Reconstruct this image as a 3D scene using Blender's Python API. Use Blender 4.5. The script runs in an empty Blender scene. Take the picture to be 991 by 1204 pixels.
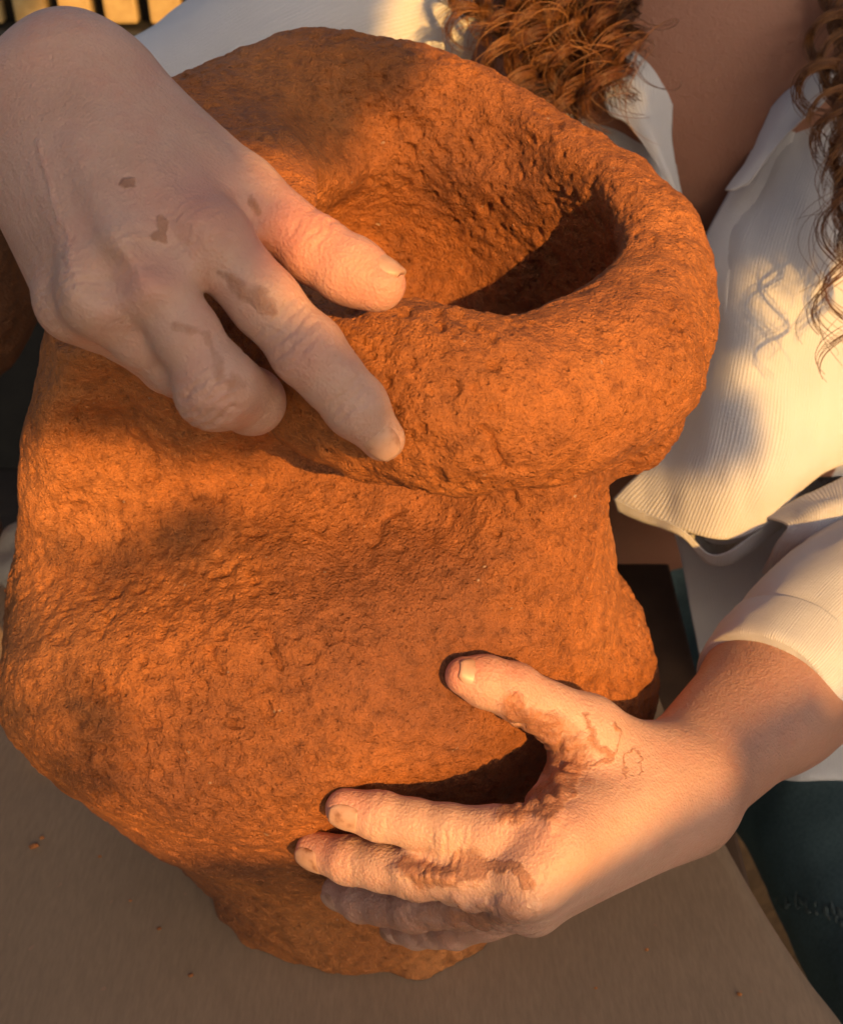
import bpy, math, random
import numpy as np
from mathutils import Vector

random.seed(7)
RNG = np.random.default_rng(7)
S = 0.8                       # design units -> metres
FPX, CX, CY = 1400.0, 495.5, 602.0
PITCH = math.radians(38.0)
CAM = np.array([0.0, -0.452, 0.62])
VF = np.array([0.0, math.cos(PITCH), -math.sin(PITCH)])
VU = np.array([0.0, math.sin(PITCH), math.cos(PITCH)])
VR = np.array([1.0, 0.0, 0.0])

def P(px, py, t):
    """a point of the place: sighting direction and distance in front of the lens"""
    return CAM + t * (VF + VR * ((px - CX) / FPX) + VU * ((CY - py) / FPX))

def project(v):
    w = np.asarray(v) - CAM
    t = w @ VF
    return CX + FPX * (w @ VR) / t, CY - FPX * (w @ VU) / t, t

scene = bpy.context.scene
COL = scene.collection

# ------------------------------------------------------------------ camera
cam_d = bpy.data.cameras.new('camera')
cam_d.sensor_fit = 'HORIZONTAL'
cam_d.sensor_width = 36.0
cam_d.lens = 36.0 * FPX / 991.0
cam_d.clip_start = 0.01
cam_d.clip_end = 500.0
cam_d.dof.use_dof = True
cam_d.dof.focus_distance = 0.50 * S
cam_d.dof.aperture_fstop = 22.0
cam = bpy.data.objects.new('camera', cam_d)
cam.location = CAM * S
cam.rotation_euler = (math.pi / 2 - PITCH, 0, 0)
COL.objects.link(cam)
scene.camera = cam

# ------------------------------------------------------------------ light
VPX, VPY = -60.0, 470.0       # where the camera's own shadow would fall
LD = VF + VR * ((VPX - CX) / FPX) + VU * ((CY - VPY) / FPX)
LD = LD / np.linalg.norm(LD)  # direction the sunlight travels
SUN = -LD
ELEV = math.asin(SUN[2])
AZ = math.atan2(SUN[0], SUN[1])
world = bpy.data.worlds.new('World')
scene.world = world
world.use_nodes = True
wn = world.node_tree
bg = wn.nodes['Background']
sky = wn.nodes.new('ShaderNodeTexSky')
sky.sky_type = 'NISHITA'
sky.sun_disc = False
sky.sun_elevation = ELEV
sky.sun_rotation = AZ
sky.air_density = 0.9
sky.dust_density = 5.5
sky.ozone_density = 0.0
wn.links.new(sky.outputs[0], bg.inputs[0])
bg.inputs[1].default_value = 0.09
sun_d = bpy.data.lights.new('sun', 'SUN')
sun_d.energy = 5.0
sun_d.angle = math.radians(0.53)
sun_d.color = (1.0, 0.53, 0.135)
sun = bpy.data.objects.new('sun', sun_d)
sun.rotation_euler = Vector(LD).to_track_quat('-Z', 'Y').to_euler()
sun.location = (SUN * 6).tolist()
COL.objects.link(sun)
vs = scene.view_settings
vs.view_transform = 'Standard'
vs.look = 'None'
vs.exposure = 0.46
vs.gamma = 1.0

# ------------------------------------------------------------------ helpers
def smooth_obj(me):
    me.polygons.foreach_set('use_smooth', [True] * len(me.polygons))

def mesh_obj(name, verts, faces, mat=None, parent=None, smooth=True, attrs=None, uv=None):
    me = bpy.data.meshes.new(name)
    v = np.asarray(verts, dtype=np.float64) * S
    me.from_pydata(v.tolist(), [], faces.tolist() if isinstance(faces, np.ndarray) else faces)
    me.update()
    if smooth:
        smooth_obj(me)
    if attrs:
        for k, a in attrs.items():
            at = me.attributes.new(k, 'FLOAT', 'POINT')
            at.data.foreach_set('value', np.asarray(a, dtype=np.float32))
    if uv is not None:
        lay = me.uv_layers.new(name='UVMap')
        idx = np.zeros(len(me.loops), dtype=np.int32)
        me.loops.foreach_get('vertex_index', idx)
        lay.data.foreach_set('uv', np.asarray(uv, dtype=np.float32)[idx].ravel())
    if mat:
        me.materials.append(mat)
    o = bpy.data.objects.new(name, me)
    COL.objects.link(o)
    if parent:
        o.parent = parent
        o.matrix_parent_inverse = parent.matrix_basis.inverted()
    return o

def empty(name, loc):
    o = bpy.data.objects.new(name, None)
    o.location = (np.asarray(loc) * S).tolist()
    o.empty_display_size = 0.05
    COL.objects.link(o)
    return o

def tag(o, label=None, cat=None, group=None, kind=None):
    if label: o['label'] = label
    if cat: o['category'] = cat
    if group: o['group'] = group
    if kind: o['kind'] = kind
    return o

# --- numpy noise
def _hash(ix, iy, iz, seed):
    n = (ix * 374761393 + iy * 668265263 + iz * 2147483647 + seed * 974634777) & 0xFFFFFFFF
    n = ((n ^ (n >> 13)) * 1274126177) & 0xFFFFFFFF
    n = (n ^ (n >> 16)) & 0xFFFFFFFF
    return n.astype(np.float64) / 4294967295.0 * 2 - 1

def vnoise(p, freq, seed=0):
    q = np.asarray(p) * freq + 1000.0
    i = np.floor(q).astype(np.int64)
    f = q - i
    f = f * f * f * (f * (f * 6 - 15) + 10)
    r = 0
    for dx in (0, 1):
        for dy in (0, 1):
            for dz in (0, 1):
                w = (f[:, 0] if dx else 1 - f[:, 0]) * (f[:, 1] if dy else 1 - f[:, 1]) * (f[:, 2] if dz else 1 - f[:, 2])
                r = r + w * _hash(i[:, 0] + dx, i[:, 1] + dy, i[:, 2] + dz, seed)
    return r

def fbm(p, freq, octv=3, seed=0, gain=0.5):
    a, s = 1.0, 0
    for k in range(octv):
        s = s + a * vnoise(p, freq * 2.03 ** k, seed + k * 11)
        a *= gain
    return s

# --- signed distance modelling on a grid
class Field:
    BIG = 0.03
    def __init__(self, lo, hi, h):
        self.lo = np.asarray(lo, float); self.h = h
        n = np.ceil((np.asarray(hi) - self.lo) / h).astype(int) + 1
        self.ax = [self.lo[i] + h * np.arange(n[i]) for i in range(3)]
        self.n = n
        self.D = np.full(n, self.BIG, np.float32)
    def box(self, lo, hi):
        s = []
        for i in range(3):
            a = int(max(0, math.floor((lo[i] - self.lo[i]) / self.h)))
            b = int(min(self.n[i], math.ceil((hi[i] - self.lo[i]) / self.h) + 1))
            if b <= a: return None
            s.append(slice(a, b))
        return tuple(s)
    def coords(self, s):
        X = self.ax[0][s[0]][:, None, None].astype(np.float32)
        Y = self.ax[1][s[1]][None, :, None].astype(np.float32)
        Z = self.ax[2][s[2]][None, None, :].astype(np.float32)
        return X, Y, Z
    def blend(self, s, d, k, mode):
        D = self.D[s]
        if mode == 'u':
            h = np.maximum(k - np.abs(D - d), 0) / k
            self.D[s] = np.minimum(D, d) - h * h * k * 0.25
        else:
            h = np.maximum(k - np.abs(D + d), 0) / k
            self.D[s] = np.maximum(D, -d) + h * h * k * 0.25
    def cone(self, a, b, ra, rb, k=0.004, mode='u'):
        a = np.asarray(a, float); b = np.asarray(b, float)
        m = max(ra, rb) + max(k, 0.0) + 0.012
        s = self.box(np.minimum(a, b) - m, np.maximum(a, b) + m)
        if s is None: return
        X, Y, Z = self.coords(s)
        ba = b - a; L2 = float(ba @ ba) + 1e-12
        px, py, pz = X - a[0], Y - a[1], Z - a[2]
        t = np.clip((px * ba[0] + py * ba[1] + pz * ba[2]) / L2, 0, 1)
        d = np.sqrt((px - ba[0] * t) ** 2 + (py - ba[1] * t) ** 2 + (pz - ba[2] * t) ** 2) - (ra + (rb - ra) * t)
        self.blend(s, d, k, mode)
    def ball(self, c, r, k=0.004, mode='u'):
        self.cone(c, np.asarray(c) + 1e-5, r, r, k, mode)
    def ell(self, c, r, k=0.01, mode='u', frame=None):
        c = np.asarray(c, float); r = np.asarray(r, float)
        m = r.max() + k + 0.012
        s = self.box(c - m, c + m)
        if s is None: return
        X, Y, Z = self.coords(s)
        px, py, pz = X - c[0], Y - c[1], Z - c[2]
        if frame is not None:
            F = frame
            qx = px * F[0][0] + py * F[0][1] + pz * F[0][2]
            qy = px * F[1][0] + py * F[1][1] + pz * F[1][2]
            qz = px * F[2][0] + py * F[2][1] + pz * F[2][2]
        else:
            qx, qy, qz = px, py, pz
        k0 = np.sqrt((qx / r[0]) ** 2 + (qy / r[1]) ** 2 + (qz / r[2]) ** 2)
        k1 = np.sqrt((qx / r[0] ** 2) ** 2 + (qy / r[1] ** 2) ** 2 + (qz / r[2] ** 2) ** 2) + 1e-9
        d = np.maximum(k0 * (k0 - 1.0) / k1, -float(r.min()))
        self.blend(s, d.astype(np.float32), k, mode)
    def chain(self, pts, rad, k=0.004):
        for i in range(len(pts) - 1):
            self.cone(pts[i], pts[i + 1], rad[i], rad[i + 1], k)
    def mesh(self, smooth=2):
        """naive surface nets"""
        D = self.D; h = self.h
        ins = D < 0
        n = self.n
        cs = np.zeros(n - 1, np.int8)
        for dx in (0, 1):
            for dy in (0, 1):
                for dz in (0, 1):
                    cs += ins[dx:n[0] - 1 + dx, dy:n[1] - 1 + dy, dz:n[2] - 1 + dz]
        act = (cs > 0) & (cs < 8)
        ci = np.argwhere(act)
        idx = np.full(n - 1, -1, np.int64)
        idx[act] = np.arange(len(ci))
        acc = np.zeros((len(ci), 3)); cnt = np.zeros(len(ci))
        cor = [(a, b, c) for a in (0, 1) for b in (0, 1) for c in (0, 1)]
        val = {c: D[ci[:, 0] + c[0], ci[:, 1] + c[1], ci[:, 2] + c[2]].astype(float) for c in cor}
        for a in cor:
            for ax in range(3):
                if a[ax] == 0:
                    b = list(a); b[ax] = 1; b = tuple(b)
                    va, vb = val[a], val[b]
                    m = (va < 0) != (vb < 0)
                    t = np.where(m, va / np.where(m, va - vb, 1), 0)
                    p = np.tile(np.array(a, float), (len(ci), 1)); p[:, ax] = t
                    acc += np.where(m[:, None], p, 0); cnt += m
        V = self.lo + h * (ci + acc / np.maximum(cnt, 1)[:, None])
        Q = []
        for ax in range(3):
            o = [i for i in range(3) if i != ax]
            sl0 = [slice(None)] * 3; sl1 = [slice(None)] * 3
            sl0[ax] = slice(0, n[ax] - 1); sl1[ax] = slice(1, n[ax])
            A = ins[tuple(sl0)]; B = ins[tuple(sl1)]
            e = np.argwhere(A != B)
            e = e[(e[:, o[0]] > 0) & (e[:, o[0]] < n[o[0]] - 1) & (e[:, o[1]] > 0) & (e[:, o[1]] < n[o[1]] - 1)]
            flip = A[e[:, 0], e[:, 1], e[:, 2]]
            q = []
            for (u, w) in ((0, 0), (-1, 0), (-1, -1), (0, -1)):
                c = e.copy(); c[:, o[0]] += u; c[:, o[1]] += w
                q.append(idx[c[:, 0], c[:, 1], c[:, 2]])
            q = np.stack(q, 1)
            if ax == 1: flip = ~flip
            q[flip] = q[flip][:, ::-1]
            Q.append(q)
        Q = np.concatenate(Q)
        Q = Q[(Q >= 0).all(1)]
        Q = Q[:, ::-1]
        for _ in range(smooth):
            V = laplace(V, Q)
        return V, Q

def laplace(V, Q, lam=0.5):
    s = np.zeros_like(V); c = np.zeros(len(V))
    for a, b in ((0, 1), (1, 2), (2, 3), (3, 0)):
        for k in range(3):
            s[:, k] += np.bincount(Q[:, a], V[Q[:, b], k], len(V)) + np.bincount(Q[:, b], V[Q[:, a], k], len(V))
        c += np.bincount(Q[:, a], minlength=len(V)) + np.bincount(Q[:, b], minlength=len(V))
    return V + lam * (s / np.maximum(c, 1)[:, None] - V)

def subdivide(V, Q):
    """split every quad in four, then relax"""
    n = len(V)
    E = np.concatenate([np.sort(Q[:, [a, b]], axis=1) for a, b in ((0, 1), (1, 2), (2, 3), (3, 0))])
    key = E[:, 0].astype(np.int64) * n + E[:, 1]
    u, first, inv = np.unique(key, return_index=True, return_inverse=True)
    mid = (V[E[first, 0]] + V[E[first, 1]]) / 2
    inv = inv.reshape(4, len(Q)) + n
    cen = V[Q].mean(1); ci = np.arange(len(Q)) + n + len(u)
    W = np.vstack([V, mid, cen])
    R = np.concatenate([np.stack([Q[:, k], inv[k], ci, inv[k - 1]], 1) for k in range(4)])
    return laplace(W, R, 0.5), R

def normals(V, Q):
    fn = np.cross(V[Q[:, 2]] - V[Q[:, 0]], V[Q[:, 3]] - V[Q[:, 1]])
    N = np.zeros_like(V)
    for j in range(4):
        for k in range(3):
            N[:, k] += np.bincount(Q[:, j], fn[:, k], len(V))
    return N / (np.linalg.norm(N, axis=1)[:, None] + 1e-12)

def catmull(pts, m):
    """resample control points (n,...) to m samples, Catmull-Rom"""
    p = np.asarray(pts, float); n = len(p)
    pe = np.concatenate([2 * p[:1] - p[1:2], p, 2 * p[-1:] - p[-2:-1]])
    t = np.linspace(0, n - 1, m)
    i = np.minimum(t.astype(int), n - 2); f = (t - i).reshape((-1,) + (1,) * (p.ndim - 1))
    a, b, c, d = pe[i], pe[i + 1], pe[i + 2], pe[i + 3]
    return 0.5 * (2 * b + (c - a) * f + (2 * a - 5 * b + 4 * c - d) * f ** 2 + (3 * b - a - 3 * c + d) * f ** 3)

# ------------------------------------------------------------------ materials
def new_mat(name):
    m = bpy.data.materials.new(name)
    m.use_nodes = True
    nt = m.node_tree
    return m, nt, nt.nodes['Principled BSDF']

def nd(nt, typ, **kw):
    n = nt.nodes.new(typ)
    for k, v in kw.items():
        if k in ('operation', 'blend_type', 'data_type', 'attribute_name', 'feature', 'wave_type', 'bands_direction', 'distance', 'noise_dimensions', 'wave_profile'):
            setattr(n, k, v)
        else:
            n.inputs[k].default_value = v
    return n

def ramp(nt, src, stops):
    r = nt.nodes.new('ShaderNodeValToRGB')
    el = r.color_ramp.elements
    el[0].position, el[0].color = stops[0][0], (*stops[0][1], 1)
    el[1].position, el[1].color = stops[-1][0], (*stops[-1][1], 1)
    for pos, c in stops[1:-1]:
        e = el.new(pos); e.color = (*c, 1)
    nt.links.new(src, r.inputs[0])
    return r.outputs[0]

def mixc(nt, fac, a, b, blend='MIX'):
    m = nt.nodes.new('ShaderNodeMix'); m.data_type = 'RGBA'; m.blend_type = blend
    for sock, v in ((m.inputs[0], fac), (m.inputs[6], a), (m.inputs[7], b)):
        if isinstance(v, bpy.types.NodeSocket): nt.links.new(v, sock)
        elif isinstance(v, tuple): sock.default_value = (*v, 1)
        else: sock.default_value = v
    return m.outputs[2]

def math_(nt, op, a, b=0.0, clamp=False):
    m = nt.nodes.new('ShaderNodeMath'); m.operation = op; m.use_clamp = clamp
    for sock, v in ((m.inputs[0], a), (m.inputs[1], b)):
        if isinstance(v, bpy.types.NodeSocket): nt.links.new(v, sock)
        else: sock.default_value = v
    return m.outputs[0]

def bump(nt, h, dist, strength=1.0, prev=None):
    b = nt.nodes.new('ShaderNodeBump')
    b.inputs['Distance'].default_value = dist
    b.inputs['Strength'].default_value = strength
    nt.links.new(h, b.inputs['Height'])
    if prev: nt.links.new(prev, b.inputs['Normal'])
    return b.outputs[0]

def objco(nt):
    return nt.nodes.new('ShaderNodeTexCoord').outputs['Object']

def clay_mat(name, dark=(0.29, 0.098, 0.036), mid=(0.50, 0.166, 0.040), light=(0.64, 0.24, 0.068)):
    m, nt, bs = new_mat(name)
    co = objco(nt); L = nt.links
    n1 = nd(nt, 'ShaderNodeTexNoise', Scale=6.5, Detail=7.0, Roughness=0.62); L.new(co, n1.inputs['Vector'])
    n2 = nd(nt, 'ShaderNodeTexNoise', Scale=200.0, Detail=7.0, Roughness=0.68); L.new(co, n2.inputs['Vector'])
    n3 = nd(nt, 'ShaderNodeTexNoise', Scale=760.0, Detail=4.0, Roughness=0.6); L.new(co, n3.inputs['Vector'])
    vo = nd(nt, 'ShaderNodeTexVoronoi', Scale=520.0, Randomness=1.0); L.new(co, vo.inputs['Vector'])
    vo2 = nd(nt, 'ShaderNodeTexVoronoi', Scale=190.0, Randomness=1.0); L.new(co, vo2.inputs['Vector'])
    base = ramp(nt, n1.outputs[0], [(0.36, dark), (0.52, mid), (0.70, light)])
    fine = ramp(nt, n2.outputs[0], [(0.32, (0.45, 0.42, 0.40)), (0.5, (0.95, 0.95, 0.95)), (0.7, (1.25, 1.22, 1.2))])
    c = mixc(nt, 0.8, base, fine, 'MULTIPLY')
    spk = nd(nt, 'ShaderNodeTexNoise', Scale=260.0, Detail=2.0); L.new(co, spk.inputs['Vector'])
    sm = ramp(nt, spk.outputs[0], [(0.745, (0, 0, 0)), (0.79, (0.7, 0.7, 0.7))])
    c = mixc(nt, sm, c, (0.55, 0.38, 0.28))
    L.new(c, bs.inputs['Base Color'])
    bs.inputs['Roughness'].default_value = 0.72
    rr = ramp(nt, n2.outputs[0], [(0.35, (0.48,) * 3), (0.65, (0.75,) * 3)])
    L.new(rr, bs.inputs['Roughness'])
    bs.inputs['Specular IOR Level'].default_value = 0.4
    pit = ramp(nt, vo.outputs['Distance'], [(0.05, (0, 0, 0)), (0.35, (1, 1, 1))])
    pit2 = ramp(nt, vo2.outputs['Distance'], [(0.03, (0, 0, 0)), (0.16, (1, 1, 1))])
    rg = nd(nt, 'ShaderNodeAttribute', attribute_name='rough')
    hs = math_(nt, 'MULTIPLY', n2.outputs[0], math_(nt, 'ADD', math_(nt, 'MULTIPLY', rg.outputs['Fac'], 0.75), 0.35))
    b = bump(nt, hs, 0.0046, 1.0)
    b = bump(nt, n3.outputs[0], 0.0016, 0.9, b)
    b = bump(nt, pit, 0.0010, 0.7, b)
    b = bump(nt, pit2, 0.0018, 0.6, b)
    L.new(b, bs.inputs['Normal'])
    return m

def skin_mat(name):
    m, nt, bs = new_mat(name)
    co = objco(nt); L = nt.links
    n1 = nd(nt, 'ShaderNodeTexNoise', Scale=38.0, Detail=5.0, Roughness=0.6); L.new(co, n1.inputs['Vector'])
    base = ramp(nt, n1.outputs[0], [(0.3, (0.46, 0.265, 0.190)), (0.5, (0.53, 0.31, 0.225)), (0.7, (0.58, 0.345, 0.255))])
    nb_ = nd(nt, 'ShaderNodeTexNoise', Scale=75.0, Detail=4.0, Roughness=0.65); L.new(co, nb_.inputs['Vector'])
    base = mixc(nt, ramp(nt, nb_.outputs[0], [(0.48, (0,) * 3), (0.72, (0.55,) * 3)]), base, (0.52, 0.235, 0.165))
    red = nd(nt, 'ShaderNodeAttribute', attribute_name='red')
    c = mixc(nt, red.outputs['Fac'], base, (0.58, 0.215, 0.15))
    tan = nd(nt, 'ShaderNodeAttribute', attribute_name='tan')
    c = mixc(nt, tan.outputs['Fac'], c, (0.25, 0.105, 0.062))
    st = nd(nt, 'ShaderNodeAttribute', attribute_name='clay')
    n2 = nd(nt, 'ShaderNodeTexNoise', Scale=210.0, Detail=6.0, Roughness=0.65); L.new(co, n2.inputs['Vector'])
    stain = math_(nt, 'ADD', st.outputs['Fac'], math_(nt, 'MULTIPLY', math_(nt, 'SUBTRACT', n2.outputs[0], 0.5), 0.9))
    sf = ramp(nt, stain, [(0.28, (0, 0, 0)), (0.70, (1, 1, 1))])
    cl = ramp(nt, n2.outputs[0], [(0.35, (0.19, 0.068, 0.030)), (0.65, (0.38, 0.150, 0.068))])
    c = mixc(nt, math_(nt, 'MULTIPLY', sf, 0.85), c, cl)
    fl = nd(nt, 'ShaderNodeAttribute', attribute_name='film')   # thin grey slip dried on the skin
    fm = math_(nt, 'MULTIPLY', fl.outputs['Fac'], ramp(nt, n1.outputs[0], [(0.25, (0.55,) * 3), (0.7, (1,) * 3)]))
    c = mixc(nt, fm, c, (0.43, 0.310, 0.245))
    L.new(c, bs.inputs['Base Color'])
    wet = nd(nt, 'ShaderNodeAttribute', attribute_name='wet')
    r = math_(nt, 'SUBTRACT', 0.52, math_(nt, 'MULTIPLY', wet.outputs['Fac'], 0.40))
    L.new(r, bs.inputs['Roughness'])
    bs.inputs['Subsurface Weight'].default_value = 0.22
    bs.inputs['Subsurface Radius'].default_value = (1.0, 0.35, 0.18)
    bs.inputs['Subsurface Scale'].default_value = 0.0035
    bs.inputs['Specular IOR Level'].default_value = 0.42
    vo = nd(nt, 'ShaderNodeTexVoronoi', Scale=950.0); L.new(co, vo.inputs['Vector'])
    n3 = nd(nt, 'ShaderNodeTexNoise', Scale=300.0, Detail=5.0, Roughness=0.6); L.new(co, n3.inputs['Vector'])
    b = bump(nt, n3.outputs[0], 0.0009, 0.6)
    b = bump(nt, vo.outputs['Distance'], 0.00035, 0.6, b)
    hb = math_(nt, 'MULTIPLY', sf, n2.outputs[0])
    b = bump(nt, hb, 0.0009, 0.7, b)
    L.new(b, bs.inputs['Normal'])
    return m

def nail_mat(name):
    m, nt, bs = new_mat(name)
    co = objco(nt); L = nt.links
    n1 = nd(nt, 'ShaderNodeTexNoise', Scale=150.0, Detail=5.0); L.new(co, n1.inputs['Vector'])
    c = ramp(nt, n1.outputs[0], [(0.36, (0.27, 0.13, 0.075)), (0.46, (0.46, 0.26, 0.175)), (0.7, (0.55, 0.34, 0.25))])
    L.new(c, bs.inputs['Base Color'])
    bs.inputs['Roughness'].default_value = 0.42
    bs.inputs['Subsurface Weight'].default_value = 0.1
    bs.inputs['Subsurface Scale'].default_value = 0.003
    L.new(bump(nt, n1.outputs[0], 0.0004, 0.5), bs.inputs['Normal'])
    return m

def cloth_mat(name, col=(0.54, 0.525, 0.525), ribs=True):
    m, nt, bs = new_mat(name)
    L = nt.links
    uv = nt.nodes.new('ShaderNodeTexCoord').outputs['UV']
    co = objco(nt)
    n1 = nd(nt, 'ShaderNodeTexNoise', Scale=30.0, Detail=4.0); L.new(co, n1.inputs['Vector'])
    c = ramp(nt, n1.outputs[0], [(0.3, tuple(x * 0.93 for x in col)), (0.7, col)])
    L.new(c, bs.inputs['Base Color'])
    bs.inputs['Roughness'].default_value = 0.85
    bs.inputs['Specular IOR Level'].default_value = 0.2
    bs.inputs['Sheen Weight'].default_value = 0.15
    bs.inputs['Subsurface Weight'].default_value = 0.12
    bs.inputs['Subsurface Radius'].default_value = (1.0, 0.8, 0.6)
    bs.inputs['Subsurface Scale'].default_value = 0.004
    weave = nd(nt, 'ShaderNodeTexNoise', Scale=900.0, Detail=3.0); L.new(co, weave.inputs['Vector'])
    b = bump(nt, weave.outputs[0], 0.0005, 0.5)
    if ribs:
        mp = nt.nodes.new('ShaderNodeMapping'); L.new(uv, mp.inputs['Vector'])
        mp.inputs['Scale'].default_value = (1.0, 0.10, 1.0)
        ns = nd(nt, 'ShaderNodeTexNoise', Scale=2.2, Detail=3.0); L.new(mp.outputs[0], ns.inputs['Vector'])
        sep = nt.nodes.new('ShaderNodeSeparateXYZ'); L.new(uv, sep.inputs[0])
        ph = math_(nt, 'ADD', math_(nt, 'MULTIPLY', sep.outputs[0], 94.0), math_(nt, 'MULTIPLY', ns.outputs[0], 9.0))
        w = math_(nt, 'SINE', ph)
        w = math_(nt, 'MULTIPLY', w, math_(nt, 'ADD', ns.outputs[0], 0.25))
        b = bump(nt, w, 0.00036, 0.45, b)
    L.new(b, bs.inputs['Normal'])
    return m

def simple_mat(name, c0, c1, scale=40.0, rough=0.8, bd=0.001, detail=5.0, bscale=None, spec=0.4):
    m, nt, bs = new_mat(name)
    co = objco(nt); L = nt.links
    n1 = nd(nt, 'ShaderNodeTexNoise', Scale=scale, Detail=detail, Roughness=0.6); L.new(co, n1.inputs['Vector'])
    L.new(ramp(nt, n1.outputs[0], [(0.3, c0), (0.7, c1)]), bs.inputs['Base Color'])
    bs.inputs['Roughness'].default_value = rough
    bs.inputs['Specular IOR Level'].default_value = spec
    h = n1
    if bscale:
        h = nd(nt, 'ShaderNodeTexNoise', Scale=bscale, Detail=4.0); L.new(co, h.inputs['Vector'])
    L.new(bump(nt, h.outputs[0], bd, 0.6), bs.inputs['Normal'])
    return m

def paper_mat(name):
    m, nt, bs = new_mat(name)
    co = objco(nt); L = nt.links
    mp = nt.nodes.new('ShaderNodeMapping'); L.new(co, mp.inputs['Vector'])
    mp.inputs['Scale'].default_value = (1.0, 0.25, 1.0)
    n1 = nd(nt, 'ShaderNodeTexNoise', Scale=500.0, Detail=4.0); L.new(mp.outputs[0], n1.inputs['Vector'])
    n2 = nd(nt, 'ShaderNodeTexNoise', Scale=7.0, Detail=5.0); L.new(co, n2.inputs['Vector'])
    c = ramp(nt, n2.outputs[0], [(0.3, (0.26, 0.17, 0.10)), (0.7, (0.33, 0.22, 0.135))])
    f = ramp(nt, n1.outputs[0], [(0.3, (0.88,) * 3), (0.7, (1.06,) * 3)])
    c = mixc(nt, 1.0, c, f, 'MULTIPLY')
    sp = nd(nt, 'ShaderNodeTexNoise', Scale=180.0, Detail=1.0); L.new(co, sp.inputs['Vector'])
    c = mixc(nt, ramp(nt, sp.outputs[0], [(0.76, (0,) * 3), (0.79, (0.7,) * 3)]), c, (0.36, 0.2, 0.12))
    L.new(c, bs.inputs['Base Color'])
    bs.inputs['Roughness'].default_value = 0.7
    bs.inputs['Specular IOR Level'].default_value = 0.35
    L.new(bump(nt, n1.outputs[0], 0.0004, 0.5), bs.inputs['Normal'])
    return m

def hair_mat(name):
    m, nt, bs = new_mat(name)
    L = nt.links
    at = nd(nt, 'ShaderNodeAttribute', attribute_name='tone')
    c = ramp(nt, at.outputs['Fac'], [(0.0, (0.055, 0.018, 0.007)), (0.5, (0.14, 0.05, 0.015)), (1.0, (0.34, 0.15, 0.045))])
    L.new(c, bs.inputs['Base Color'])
    bs.inputs['Roughness'].default_value = 0.36
    bs.inputs['Specular IOR Level'].default_value = 0.5
    bs.inputs['Anisotropic'].default_value = 0.4
    return m

M_CLAY = clay_mat('red_clay')
M_SKIN = skin_mat('skin')
M_NAIL = nail_mat('nail')
M_SHIRT = cloth_mat('white_cotton')
M_PAPER = paper_mat('kraft_paper')
M_WOOD = simple_mat('dark_wood', (0.06, 0.035, 0.02), (0.12, 0.07, 0.04), 25.0, 0.6)
M_JEANS = simple_mat('dark_denim', (0.085, 0.135, 0.145), (0.13, 0.20, 0.21), 500.0, 0.9, 0.0006, spec=0.15)
M_STITCH = simple_mat('denim_thread', (0.11, 0.155, 0.155), (0.17, 0.22, 0.21), 600.0, 0.9, 0.0004)
M_HAIR = hair_mat('auburn_hair')
M_EARTH = simple_mat('dark_earth', (0.018, 0.013, 0.010), (0.04, 0.028, 0.02), 6.0, 0.95, 0.01, bscale=40.0)
M_RATTAN = simple_mat('rattan', (0.36, 0.24, 0.09), (0.50, 0.36, 0.16), 60.0, 0.6, 0.001)
M_DARK = simple_mat('dark_paint', (0.010, 0.009, 0.008), (0.02, 0.018, 0.015), 30.0, 0.6)
M_STONE = simple_mat('pale_stone', (0.22, 0.19, 0.15), (0.36, 0.32, 0.26), 45.0, 0.9, 0.003)
M_LEAF = simple_mat('leaf_green', (0.03, 0.06, 0.015), (0.07, 0.11, 0.03), 8.0, 0.6)
M_BARK = simple_mat('bark', (0.06, 0.045, 0.03), (0.12, 0.09, 0.06), 20.0, 0.95, 0.01)
#==MODEL==
# ------------------------------------------------------------------ setting
def slab(name, x0, x1, y0, y1, z0, z1, mat, parent=None, bev=0.003):
    import bmesh
    bm = bmesh.new()
    bmesh.ops.create_cube(bm, size=1.0)
    for v in bm.verts:
        v.co = Vector((x0 + (v.co.x + 0.5) * (x1 - x0), y0 + (v.co.y + 0.5) * (y1 - y0), z0 + (v.co.z + 0.5) * (z1 - z0))) * S
    bmesh.ops.bevel(bm, geom=bm.edges[:], offset=bev * S, segments=2, profile=0.6, affect='EDGES')
    me = bpy.data.meshes.new(name); bm.to_mesh(me); bm.free()
    me.materials.append(mat)
    o = bpy.data.objects.new(name, me); COL.objects.link(o)
    if parent:
        o.parent = parent
        o.matrix_parent_inverse = parent.matrix_basis.inverted()
    return o

GZ = -0.58
def ground_mesh():
    n = 41
    e = np.linspace(-1, 1, n)
    e = np.sign(e) * np.abs(e) ** 3 * 150
    X, Y = np.meshgrid(e, e, indexing='ij')
    V = np.stack([X.ravel(), Y.ravel(), np.full(n * n, GZ)], 1)
    i = np.arange(n * n).reshape(n, n)
    Q = np.stack([i[:-1, :-1], i[1:, :-1], i[1:, 1:], i[:-1, 1:]], -1).reshape(-1, 4)
    return V, Q
V, Q = ground_mesh()
tag(mesh_obj('ground', V, Q, M_EARTH), 'dark bare earth ground around the table', 'ground', kind='structure')

# table: a low wooden board on four legs, kraft paper spread over it
TZ = -0.004
table = empty('low_table', (-0.2, 0.05, GZ))
tag(table, 'low dark wooden table under the brown paper', 'table')
slab('table_top', -0.72, 0.20, -0.42, 0.28, -0.035, TZ, M_WOOD, table)
for lx in (-0.68, 0.13):
    for ly in (-0.38, 0.22):
        slab('leg', lx, lx + 0.045, ly, ly + 0.045, GZ, -0.035, M_WOOD, table)

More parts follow.
